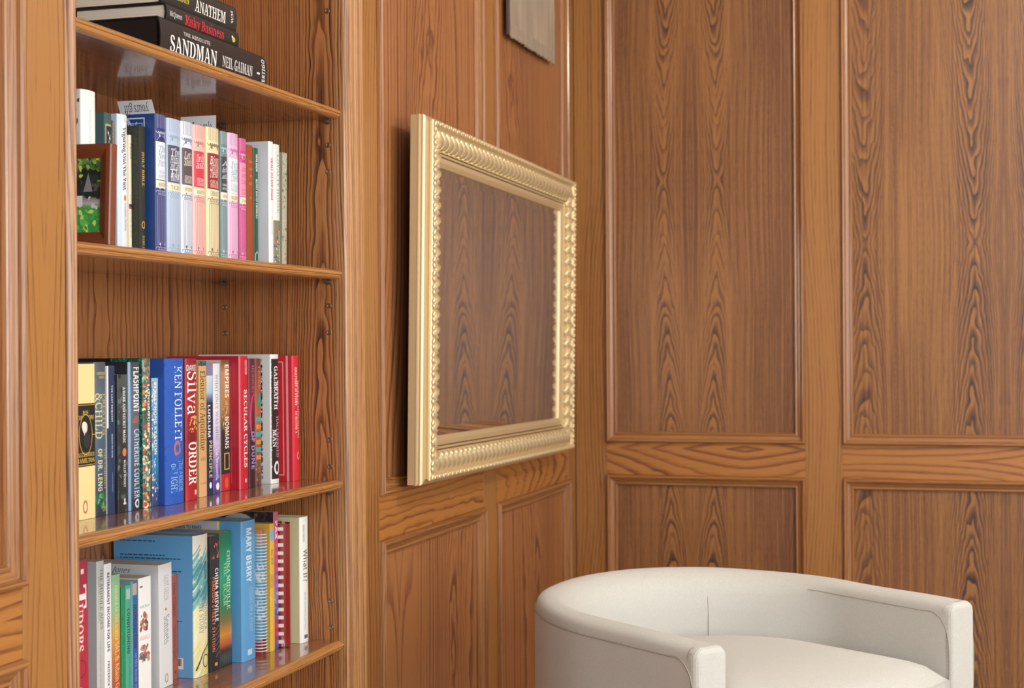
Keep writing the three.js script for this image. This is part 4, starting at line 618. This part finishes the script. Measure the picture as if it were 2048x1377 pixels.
// three big black books lying on the top shelf
const lying = 'black books lying stacked on the top shelf';
function lay(o) {
  const b = makeBook({ ...o, group: lying });
  b.rotation.x = Math.PI / 2; b.position.set(o.xs, o.y + o.t / 2, o.z);
}
const y1 = SHELF_Y[4] + 0.0004, y2 = y1 + 0.0640, y3 = y2 + 0.0292;
lay({ xs: -0.05, y: y1, z: 2.0925, h: 0.396, t: 0.0635, d: 0.225, c: '#121214', blackPages: true, label: 'broad black slipcased volume at the bottom of the lying stack, white display lettering',
  spine: plain('#1b1b1d', D('SANDMAN', 0.40, 0.08, 0.50, 0.44, '#f0f0ee', SERIF), D('THE ABSOLUTE', 0.76, 0.20, 0.44, 0.11, '#b9b9b6', SANS), D('NEIL GAIMAN', 0.42, 0.55, 0.85, 0.30, '#d9d9d6', SERIF), R(0.4, 0.895, 0.46, 0.925, '#eee'), F('VERTIGO', 0.1, 0.9, 0.965, 0.2, '#ddd', SANS)) });
lay({ xs: -0.06, y: y2, z: 2.186, h: 0.264, t: 0.0288, d: 0.175, c: '#17181a', label: 'slim black hardcover in the middle of the lying stack with a red title',
  spine: plain('#1d1e20', D('McQueen', 0.5, 0.04, 0.2, 0.3, '#e8e8e6', BOOK), D('Risky Business', 0.46, 0.24, 0.78, 0.58, '#d21f38', SERIF), O(0.4, 0.92, 0.16, 0.2, '#c9c43a'), O(0.55, 0.9, 0.1, 0.1, '#eee')) });
lay({ xs: -0.068, y: y3, z: 2.178, h: 0.272, t: 0.0470, d: 0.185, c: '#1c1d1f', label: 'thick black hardcover on top of the lying stack with white serif capitals',
  spine: plain('#232426', D('STEPHENSON', 0.5, 0.02, 0.34, 0.36, '#cfc24a', SERIF), D('ANATHEM', 0.42, 0.42, 0.84, 0.44, '#ecebe6', SERIF), F('WM', 0.3, 0.8, 0.93, 0.2, '#ddd', SERIF)) });

// picture frame on the shelf
{
  const f = thing('photo_frame', 'brown wooden photo frame with a garden snapshot leaning in front of the white book', 'photo frame', [-0.110, SHELF_Y[3] + 0.0018, 2.672]);
  const W = 0.150, H = 0.156;
  const frameWood = oak({ ...BASE, name: 'stained_frame_wood', w: 0.05, h: 0.3, px: [64, 256], seed: 21, plain: 0.12, flame: 0, light: '#7a3d20', mid: '#6a3219', dark: '#4a2010', coat: 0.6, fine: 0.1, bump: 0.00005 });
  bezel(f, 'frame_bar', V3(-W / 2, 0, 0), V3(1, 0, 0), V3(0, 1, 0), V3(0, 0, 1), W, H, [[0, -0.012], [0, 0.004], [0.002, 0.006], [0.008, 0.0065], [0.014, 0.003], [0.0185, 0.0], [0.0195, -0.001], [0.021, -0.001], [0.021, -0.005]], frameWood, 0.02);
  const cell = prints.cell(300, 310, (c, w, h) => {
    grad(c, w, h, [[0, '#7a9a50'], [0.3, '#3f4c3c'], [0.5, '#6a6a6c'], [0.6, '#c0b4b8'], [0.66, '#4fa044'], [1, '#3fa848']]);
    dabs(c, w, h, 201, ['#8fba4a', '#c6dc5a', '#45703a', '#2c4a30'], 160, 12, [0, 0, 1, 0.28]); dabs(c, w, h, 202, ['#1c2a24', '#2c3630', '#25302c'], 80, 16, [0, 0.2, 1, 0.5]);
    dabs(c, w, h, 203, ['#c9c9cc', '#b4aeb4', '#d8d8dc'], 26, 8, [0, 0.52, 1, 0.66]); dabs(c, w, h, 204, ['#4fb458', '#3f9a4a', '#68c460', '#d2e87a'], 120, 12, [0, 0.68, 1, 1]);
    for (const [x, y, a] of [[0.42, 0.34, 9], [0.78, 0.36, 10]]) { c.fillStyle = '#8a8490'; c.beginPath(); c.moveTo(x * w, 0.2 * h); c.lineTo((x + 0.07) * w, 0.45 * h); c.lineTo((x - 0.07) * w, 0.45 * h); c.fill(); }
    c.fillStyle = '#d9c2ac'; c.fillRect(0.42 * w, 0.52 * h, 0.06 * w, 0.12 * h); c.fillStyle = '#8fb8dc'; c.fillRect(0.41 * w, 0.62 * h, 0.08 * w, 0.16 * h); c.fillStyle = '#e4e4ea'; c.fillRect(0.6 * w, 0.5 * h, 0.1 * w, 0.14 * h);
  });
  const g = new THREE.PlaneGeometry(W - 0.038, H - 0.038).translate(0, H / 2, -0.0042), uv = g.attributes.uv;
  for (let i = 0; i < uv.count; i++) uv.setXY(i, lerp(cell[0], cell[2], uv.getX(i)), lerp(cell[1], cell[3], uv.getY(i)));
  part(f, 'snapshot', g, coverPrint, 'colour snapshot of a lawn with white chairs under trees');
  part(f, 'backing', boardGeo([-W / 2 + 0.003, 0.003, -0.011], [W / 2 - 0.003, H - 0.003, -0.006], 0), clothMatPlain());
  const leg = part(f, 'easel_leg', new THREE.BoxGeometry(0.03, 0.12, 0.003), clothMatPlain()); leg.position.set(0, 0.064, -0.026); leg.rotation.x = 0.21;
  f.rotation.set(-0.05, 0.04, 0);
}
function clothMatPlain() { return new THREE.MeshStandardMaterial({ name: 'black_card', color: new THREE.Color(0.03, 0.03, 0.03), roughness: 0.9 }); }

// gift cards standing among the classics
function card(label, [x, y, z], w, h, lean, text, turn, ty) {
  const b = thing('gift_card', label, 'card', [x, y, z], 'handwritten cards among the classics set');
  const cell = prints.cell(300, 300 * h / w, (c, W, H) => { fill(c, W, H, '#f4f8fc'); flat(c, W, H, text, 0.16, 0.86, ty, 70, '#10161f', '40px serif', turn, -0.35); });
  const g = new THREE.BoxGeometry(w, h, 0.0004).translate(0, h / 2, 0), uv = g.attributes.uv;
  for (let i = 0; i < uv.count; i++) uv.setXY(i, lerp(cell[0], cell[2], uv.getX(i)), lerp(cell[1], cell[3], uv.getY(i)));
  part(b, 'card_stock', g, clothPrint); b.rotation.x = lean; return b;
}
card('white card with upside-down black script above the royal blue book', [-0.2025, 1.579, 2.2812], 0.069, 0.063, 0.49, 'yours gift', Math.PI, 0.27);
card('white card with black script above the salmon pink book', [-0.189, 1.475, 2.100], 0.074, 0.160, 0.0, 'a flow gale', 0, 0.13);
coverMat.map = clothMat.map = spines.texture(); coverPrint.map = clothPrint.map = prints.texture();
// ---------------------------------------------------------------- gilt mirror
{
  const gilt = new THREE.MeshPhysicalMaterial({ name: 'pale_gilt', color: new THREE.Color(0.79, 0.63, 0.37), metalness: 0.55, roughness: 0.33 });
  const fillet = new THREE.MeshPhysicalMaterial({ name: 'brown_fillet', color: new THREE.Color(0.22, 0.13, 0.07), metalness: 0.4, roughness: 0.35 });
  const silver = new THREE.MeshPhysicalMaterial({ name: 'mirror_silver', color: new THREE.Color(0.76, 0.74, 0.72), metalness: 1, roughness: 0.015 });
  const W = 1.288, H = 0.788, m = thing('wall_mirror', 'large mirror in a carved gilt frame hanging on the panelled wall', 'mirror', [0, 0, 0]);
  // local axes: a = across (towards -z), u = up, o = out of the wall
  const A = V3(1, 0, 0), UP = V3(0, 1, 0), OUT = V3(0, 0, 1), corner = V3(-W / 2, -H / 2, 0);
  const side = [[-0.010, 0], [-0.010, 0.016], [-0.0115, 0.0175], [-0.0115, 0.0205], [-0.009, 0.022], [-0.0085, 0.0235], [-0.0105, 0.0245], [-0.0105, 0.029], [-0.007, 0.033], [0.001, 0.036], [0.0035, 0.0375], [0.0035, 0.0405], [0.001, 0.0435], [-0.0005, 0.0455], [0, 0.0475]];
  const face = [[0, 0.0475], [0.0015, 0.0495], [0.006, 0.0515], [0.0105, 0.0505], [0.0135, 0.0475], [0.0155, 0.0455], [0.019, 0.0445], [0.028, 0.0405], [0.040, 0.0365], [0.052, 0.0345], [0.061, 0.0342]];
  const groove = (u, v) => [[u, v], [u + 0.0003, v - 0.0025], [u + 0.0024, v - 0.0025], [u + 0.0027, v]];
  const reed = [[0.0637, 0.0342], [0.0645, 0.0352], [0.0665, 0.0355], [0.0685, 0.0350], [0.0693, 0.0340]];
  const lip = [[0.0720, 0.0340], [0.074, 0.0348], [0.078, 0.0352], [0.083, 0.0352], [0.088, 0.0325], [0.0925, 0.0300], [0.0925, 0.0225]];
  const smoothed = (profile, mat, name) => bezel(m, name, corner, A, UP, OUT, W, H, profile, mat, 0);
  smoothed(side, gilt, 'frame_side'); smoothed(face, gilt, 'frame_face'); smoothed(groove(0.061, 0.0342), fillet, 'frame_fillet'); smoothed(reed, gilt, 'frame_reed'); smoothed(groove(0.0693, 0.0340), fillet, 'frame_fillet'); smoothed(lip, gilt, 'frame_lip');
  // bevelled glass
  const q = 0.0915, iw = W / 2 - q, ih = H / 2 - q, bw = 0.021, zf = 0.0258, ze = 0.0252, pos = [];
  const quadv = (a, b, c, d) => pos.push(...a, ...b, ...c, ...a, ...c, ...d);
  const o4 = [[-iw, -ih, ze], [iw, -ih, ze], [iw, ih, ze], [-iw, ih, ze]], i4 = [[-iw + bw, -ih + bw, zf], [iw - bw, -ih + bw, zf], [iw - bw, ih - bw, zf], [-iw + bw, ih - bw, zf]];
  quadv(...i4);
  const gl = new THREE.BufferGeometry(); gl.setAttribute('position', new THREE.Float32BufferAttribute(pos, 3)); gl.computeVertexNormals();
  const glass = part(m, 'glass', gl, silver, 'bevelled mirror glass');
  for (let k = 0; k < 4; k++) { const j = (k + 1) % 4; pos.length = 0; quadv(o4[k], o4[j], i4[j], i4[k]); const g = new THREE.BufferGeometry(); g.setAttribute('position', new THREE.Float32BufferAttribute(pos.slice(), 3)); g.computeVertexNormals(); part(glass, 'bevel', g, silver); }
  part(m, 'backing', boardGeo([-W / 2 + 0.02, -H / 2 + 0.02, 0.001], [W / 2 - 0.02, H / 2 - 0.02, 0.012], 0), core);
  // carved leaves in the hollow, each its own piece; little beads along the rim are one strip
  const leaf = (() => {
    const g = new THREE.SphereGeometry(1, 12, 8), p = g.attributes.position;
    for (let i = 0; i < p.count; i++) { let x = p.getX(i), y = p.getY(i), z = p.getZ(i); const w = 1 - 0.45 * Math.max(0, y); z = z * (0.75 + 0.25 * Math.cos(x * 9)) * (1 - 0.25 * y * y); p.setXYZ(i, x * w, y, z); }
    g.scale(0.0130, 0.0265, 0.0165); g.computeVertexNormals(); return g;
  })();
  const small = leaf.clone().scale(0.62, 0.52, 0.8), bead = new THREE.SphereGeometry(0.0066, 10, 6).scale(1.3, 0.85, 0.8), beads = [];
  const sides = [[V3(-W / 2, -H / 2, 0), A, UP, W], [V3(W / 2, -H / 2, 0), UP, A.clone().negate(), H], [V3(W / 2, H / 2, 0), A.clone().negate(), UP.clone().negate(), W], [V3(-W / 2, H / 2, 0), UP.clone().negate(), A, H]];
  for (const [s, al, inw, len] of sides) {
    const n = Math.round(len / 0.035), turn = Math.atan2(al.y, al.x);
    for (let k = 0; k < n; k++) {
      const t = (k + 0.5) / n * len; if (t < 0.05 || t > len - 0.05) continue;
      const at = (u, v, dt = 0) => s.clone().addScaledVector(al, t + dt).addScaledVector(inw, u).addScaledVector(OUT, v);
      const a = part(m, 'carved_leaf', leaf, gilt); a.position.copy(at(0.0365, 0.0395)); a.rotation.set(0, 0, turn + 0.62);
      const b = part(m, 'carved_curl', small, gilt); b.position.copy(at(0.0500, 0.0362, 0.012)); b.rotation.set(0, 0, turn - 0.7);
    }
    const nb = Math.round(len / 0.0150);
    for (let k = 0; k < nb; k++) { const t = (k + 0.5) / nb * len, c = s.clone().addScaledVector(al, t).addScaledVector(inw, 0.0062).addScaledVector(OUT, 0.0515); beads.push(bead.clone().rotateZ(turn + (k % 2 ? 0.5 : -0.5)).translate(c.x, c.y, c.z)); }
  }
  const rim = part(m, 'beaded_rim', mergeGeometries(beads), gilt); rim.userData.kind = 'stuff';
  // hang: near edge at z = 1.545, far edge at z = 0.265, tipped slightly out at the top
  const pNear = V3(0.0305, 1.2978, 1.548), pFar = V3(0.0145, 1.2845, 0.262), ax = pFar.clone().sub(pNear).normalize(), tip = 0.0125;
  const up0 = V3(tip, 1, 0), up = up0.addScaledVector(ax, -up0.dot(ax)).normalize(), out = ax.clone().cross(up);
  m.matrixAutoUpdate = true; m.quaternion.setFromRotationMatrix(new THREE.Matrix4().makeBasis(ax, up, out)); m.position.copy(pNear).add(pFar).multiplyScalar(0.5);
}

// ---------------------------------------------------------------- woven hanging high on the bookcase wall
{
  const w = thing('woven_wall_hanging', 'grey beige woven textile hanging with a fringed lower edge, above the gilt mirror', 'wall hanging', [0.004, 2.0, 0.49]);
  const tex = (() => {
    const W = 512, H = 1024, d = new Uint8Array(W * H * 4), r = mulberry(8);
    const col = Array.from({ length: W }, () => r());
    for (let j = 0; j < H; j++) for (let i = 0; i < W; i++) {
      const k = (j * W + i) * 4, warp = 0.5 + 0.5 * Math.sin(i * 2.1), weft = 0.5 + 0.5 * Math.sin(j * 1.5 + (i % 4) * 1.4), band = 0.5 * fbm(i / 60, j / 400) + 0.5 * (col[i >> 3] - 0.5);
      const v = 0.74 + 0.10 * warp * weft - 0.06 * weft + 0.10 * band; d[k] = 226 * v; d[k + 1] = 202 * v; d[k + 2] = 176 * v; d[k + 3] = 255;
    }
    const t = new THREE.DataTexture(d, W, H); t.colorSpace = THREE.SRGBColorSpace; t.magFilter = THREE.LinearFilter; t.needsUpdate = true; return t;
  })();
  const cloth = new THREE.MeshStandardMaterial({ name: 'woven_fibre', map: tex, bumpMap: tex, bumpScale: 0.0015, roughness: 0.95 }), edge = new THREE.MeshStandardMaterial({ name: 'dark_binding', color: new THREE.Color(0.10, 0.075, 0.06), roughness: 0.9 });
  const wide = 0.458, y0 = 0.066, y1 = 0.55;
  const g = new THREE.PlaneGeometry(wide, y1 - y0, 60, 30), p = g.attributes.position;
  for (let i = 0; i < p.count; i++) p.setZ(i, 0.004 + 0.0022 * noise(p.getX(i) * 22, p.getY(i) * 3) );
  g.rotateY(Math.PI / 2).translate(0, (y0 + y1) / 2, 0);
  const back = new THREE.PlaneGeometry(wide, y1 - y0).rotateY(-Math.PI / 2).translate(0.0004, (y0 + y1) / 2, 0);
  part(w, 'woven_field', mergeGeometries([g, back]), cloth);
  part(w, 'binding', boardGeo([-0.002, 0.034, wide / 2 - 0.002], [0.007, y1, wide / 2 + 0.006], 0.001), edge, 'dark side binding');
  part(w, 'binding', boardGeo([-0.002, 0.03, -wide / 2 - 0.004], [0.006, y1, -wide / 2 + 0.002], 0.001), cloth);
  part(w, 'rod', new THREE.CylinderGeometry(0.012, 0.012, wide + 0.06, 16).rotateX(Math.PI / 2).translate(0.006, y1 + 0.004, 0), edge);
  const r = mulberry(19), strip = [];
  for (let k = 0; k < 46; k++) { const zz = (0.5 - (k + 0.5) / 46) * wide, l = 0.034 + 0.006 * r(); strip.push(new THREE.BoxGeometry(0.003, l, wide / 46 * 0.9).translate(0.003 + 0.002 * r(), y0 - l / 2 + 0.002, zz)); }
  const fr = part(w, 'fringe', mergeGeometries(strip), cloth); fr.userData.kind = 'stuff';
}

// ---------------------------------------------------------------- barrel chair
{
  const weave = (() => {
    const N = 256, d = new Uint8Array(N * N * 4), r = mulberry(3);
    for (let j = 0; j < N; j++) for (let i = 0; i < N; i++) {
      const k = (j * N + i) * 4, over = ((i >> 1) + (j >> 1)) % 2, v = 205 + 26 * over + 22 * (r() - 0.5); d[k] = v; d[k + 1] = v * 0.99; d[k + 2] = v * 0.965; d[k + 3] = 255;
    }
    const t = new THREE.DataTexture(d, N, N); t.colorSpace = THREE.SRGBColorSpace; t.magFilter = THREE.LinearFilter; t.wrapS = t.wrapT = THREE.RepeatWrapping; t.needsUpdate = true; return t;
  })();
  const linen = new THREE.MeshPhysicalMaterial({ name: 'oatmeal_linen', color: new THREE.Color(0.80, 0.81, 0.80), map: weave, bumpMap: weave, bumpScale: 0.0006, roughness: 0.95, sheen: 0.3, sheenColor: new THREE.Color(1, 1, 1), sheenRoughness: 0.6 });
  const cord = new THREE.MeshStandardMaterial({ name: 'seam_thread', color: new THREE.Color(0.42, 0.38, 0.32), roughness: 1 });
  const RO = 0.388, TH = 0.0765, ARM = 0.268, RIM = 0.698, BASEY = 0.06;
  const c = thing('barrel_chair', 'off-white upholstered barrel chair with a rounded back in the panelled corner', 'chair', [0.760, 0, 1.712]);
  c.rotation.y = 55.5 * Math.PI / 180;   // local +z = the way the chair faces
  // plan path, from the end of one arm round the back to the other; r = distance from the middle line of the shell
  const path = [];
  const nA = 10, nB = 40;
  for (let k = 0; k <= nA; k++) path.push({ p: [-1, ARM * (1 - k / nA)], n: [-1, 0] });
  for (let k = 1; k < nB; k++) { const a = Math.PI * k / nB; path.push({ p: [-Math.cos(a), 0], arc: a, n: [-Math.cos(a), -Math.sin(a)] }); }
  for (let k = 0; k <= nA; k++) path.push({ p: [1, ARM * k / nA], n: [1, 0] });
  const rise = (q) => -0.008 + 0.021 * (q.arc !== undefined ? 0.3 + 0.7 * Math.sin(q.arc) : 0.3 * (1 - q.p[1] / ARM));   // the back stands a little higher than the arm ends
  const at = (q, r) => q.arc !== undefined ? [-Math.cos(q.arc) * r, -Math.sin(q.arc) * r] : [q.p[0] * r, q.p[1]];
  // profile of the shell, outside bottom -> over the rim -> inside bottom, as [radius, height]
  const RI = RO - TH;
  // the inner edge is crisp along the arms and rolls over softly round the back
  const tight = [[RI + 0.020, RIM], [RI + 0.010, RIM - 0.0025], [RI + 0.003, RIM - 0.010], [RI, RIM - 0.022], [RI - 0.002, RIM - 0.06], [RI - 0.002, 0.3], [RI, BASEY + 0.03]];
  const rolled = [[RI + 0.028, RIM - 0.004], [RI + 0.012, RIM - 0.013], [RI - 0.001, RIM - 0.026], [RI - 0.011, RIM - 0.045], [RI - 0.018, RIM - 0.085], [RI - 0.020, 0.3], [RI, BASEY + 0.03]];
  const outerProf = [[RO - 0.012, BASEY], [RO, BASEY + 0.03], [RO + 0.002, 0.3], [RO + 0.001, RIM - 0.05], [RO, RIM - 0.022], [RO - 0.003, RIM - 0.010], [RO - 0.010, RIM - 0.0025], [RO - 0.020, RIM], [RO - 0.034, RIM + 0.001]];
  const softness = (q) => q.arc === undefined ? 0 : smooth(0.0, 0.55, Math.sin(q.arc));
  const profAt = (q) => { const w = softness(q); return outerProf.concat(tight.map(([r, y], k) => [lerp(r, rolled[k][0], w), lerp(y, rolled[k][1], w)])); };
  const prof = profAt(path[0]);
  const pos = [], uv = [], idx = [], lenP = []; { let l = 0; prof.forEach((q, k) => { if (k) l += Math.hypot(q[0] - prof[k - 1][0], q[1] - prof[k - 1][1]); lenP.push(l); }); }
  let run = 0;
  path.forEach((q, i) => {
    if (i) { const a = at(q, RO), b = at(path[i - 1], RO); run += Math.hypot(a[0] - b[0], a[1] - b[1]); }
    profAt(q).forEach(([r, y], k) => { const [x, z] = at(q, r), dip = (rise(q) + 0.002 * noise(i * 0.21, 3.1)) * smooth(0.4, RIM - 0.02, y); pos.push(x, y + dip, z); uv.push(run / 0.16, lenP[k] / 0.16); });
  });
  const m = prof.length;
  for (let i = 0; i < path.length - 1; i++) for (let k = 0; k < m - 1; k++) { const a = i * m + k, b = a + m; idx.push(a, a + 1, b, b, a + 1, b + 1); }
  const shell = new THREE.BufferGeometry(); shell.setAttribute('position', new THREE.Float32BufferAttribute(pos, 3)); shell.setAttribute('uv', new THREE.Float32BufferAttribute(uv, 2)); shell.setIndex(idx); shell.computeVertexNormals();
  if (shell.attributes.normal.getX(3) * shell.attributes.position.getX(3) < 0) { for (let i = 0; i < idx.length; i += 3) [idx[i], idx[i + 1]] = [idx[i + 1], idx[i]]; shell.setIndex(idx); shell.computeVertexNormals(); }
  part(c, 'curved_back', shell, linen);
  // rounded fronts of the two arms
  for (const s of [-1, 1]) {
    const sh = new THREE.Shape(), x0 = Math.min(s * RO, s * RI) , x1 = Math.max(s * RO, s * RI), r = 0.02;
    const E = RIM - 0.008; sh.moveTo(x0, BASEY); sh.lineTo(x1, BASEY); sh.lineTo(x1, E - r); sh.absarc(x1 - r, E - r, r, 0, Math.PI / 2, false); sh.lineTo(x0 + r, E); sh.absarc(x0 + r, E - r, r, Math.PI / 2, Math.PI, false); sh.closePath();
    const g = new THREE.ExtrudeGeometry(sh, { depth: 0.006, bevelEnabled: true, bevelSize: 0.011, bevelThickness: 0.013, bevelSegments: 4, bevelOffset: -0.011, curveSegments: 8 }).translate(0, 0, ARM - 0.0065);
    const p = g.attributes.position, u = g.attributes.uv; for (let i = 0; i < p.count; i++) u.setXY(i, p.getX(i) / 0.16, p.getY(i) / 0.16);
    part(c, 'arm_front', g, linen);
  }
  // seams: outer and inner edge of the rim band, the upright seam inside the back
  const tube = (pts, r = 0.0013) => new THREE.TubeGeometry(new THREE.CatmullRomCurve3(pts, false, 'centripetal'), pts.length * 3, r, 6);
  const outer = path.map((q) => { const [x, z] = at(q, RO + 0.0008); return V3(x, RIM - 0.021 + rise(q), z); }), inner = path.map((q) => { const [x, z] = at(q, RI - 0.0006); return V3(x, RIM - 0.021 + rise(q), z); });
  const downL = (list, r, sgn) => { const e = ARM + 0.0005; return [V3(sgn * r, 0.2, e), V3(sgn * r, 0.4, e), V3(sgn * r, RIM - 0.06, e)]; };
  part(c, 'seam', tube([...downL(outer, RO + 0.0008, -1), ...outer.slice(1, -1), ...downL(outer, RO + 0.0008, 1).reverse()]), cord);
  const kept = inner.filter((v, i) => path[i].arc === undefined || softness(path[i]) < 0.45), half = kept.findIndex((v) => v.x > 0);
  part(c, 'seam', tube([...downL(inner, RI - 0.0008, -1), ...kept.slice(1, half)]), cord);
  part(c, 'seam', tube([...kept.slice(half, -1), ...downL(inner, RI - 0.0008, 1).reverse()]), cord);
  { const a = Math.PI * 0.70, P = (r, y) => V3(-Math.cos(a) * r, y, -Math.sin(a) * r); part(c, 'seam', tube([P(RI + 0.012, RIM - 0.006), P(RI - 0.0015, RIM - 0.020), P(RI - 0.0115, RIM - 0.040), P(RI - 0.0185, RIM - 0.082), P(RI - 0.0202, 0.56), P(RI - 0.0205, 0.5)], 0.0008), cord); }
  // seat cushion: domed, filling the barrel, a little proud in front
  const ring = [], RS = RI - 0.003;
  for (let k = 0; k <= 36; k++) { const a = Math.PI * k / 36; ring.push([-Math.cos(a) * RS, -Math.sin(a) * RS]); }
  for (let k = 1; k < 12; k++) ring.push([RS, (ARM + 0.01) * k / 12]);
  for (let k = 0; k <= 16; k++) { const t = k / 16; ring.push([RS * (1 - 2 * t), ARM + 0.01 + 0.05 * Math.sin(Math.PI * t)]); }
  for (let k = 11; k > 0; k--) ring.push([-RS, (ARM + 0.01) * k / 12]);
  const cen = [0, 0.02], sp = [], si = [], su = [], SEAT = 0.556, CROWN = 0.050, levels = [0, 0.12, 0.25, 0.4, 0.55, 0.68, 0.8, 0.88, 0.94, 0.98, 1.0];
  const rows = levels.map((s) => [s, SEAT + CROWN * (1 - Math.pow(s, 3.0)) - 0.014 * smooth(0.85, 1, s)]).concat([[1.0, SEAT - 0.10], [0.985, SEAT - 0.13], [0.93, SEAT - 0.14]]);
  rows.forEach(([s, y]) => ring.forEach(([x, z]) => { const X = cen[0] + (x - cen[0]) * s, Z = cen[1] + (z - cen[1]) * s; sp.push(X, y, Z); su.push(X / 0.16, (Z + (s === 1 ? y : 0)) / 0.16); }));
  const n = ring.length; for (let r = 0; r < rows.length - 1; r++) for (let k = 0; k < n; k++) { const a = r * n + k, b = r * n + (k + 1) % n; si.push(a, b, a + n, b, b + n, a + n); }
  const seat = new THREE.BufferGeometry(); seat.setAttribute('position', new THREE.Float32BufferAttribute(sp, 3)); seat.setAttribute('uv', new THREE.Float32BufferAttribute(su, 2)); seat.setIndex(si); seat.computeVertexNormals();
  if (seat.attributes.normal.getY(3 * n) < 0) { for (let i = 0; i < si.length; i += 3) [si[i], si[i + 1]] = [si[i + 1], si[i]]; seat.setIndex(si); seat.computeVertexNormals(); }
  part(c, 'seat_cushion', seat, linen);
  const bs = new THREE.Shape(); ring.forEach(([x, z], k) => k ? bs.lineTo(x * 0.99, -z * 0.98) : bs.moveTo(x * 0.99, -z * 0.98)); bs.closePath();
  const bg = new THREE.ExtrudeGeometry(bs, { depth: SEAT - 0.14 - BASEY, bevelEnabled: false }).rotateX(-Math.PI / 2).translate(0, BASEY, 0);
  { const u = bg.attributes.uv; for (let i = 0; i < u.count; i++) u.setXY(i, u.getX(i) / 0.16, u.getY(i) / 0.16); }
  part(c, 'seat_base', bg, linen);
  part(c, 'plinth', new THREE.CylinderGeometry(0.29, 0.29, BASEY, 40).translate(0, BASEY / 2, 0.04), new THREE.MeshStandardMaterial({ name: 'dark_swivel_base', color: new THREE.Color(0.05, 0.04, 0.035), roughness: 0.6 }));
}
renderer.render(scene, camera);
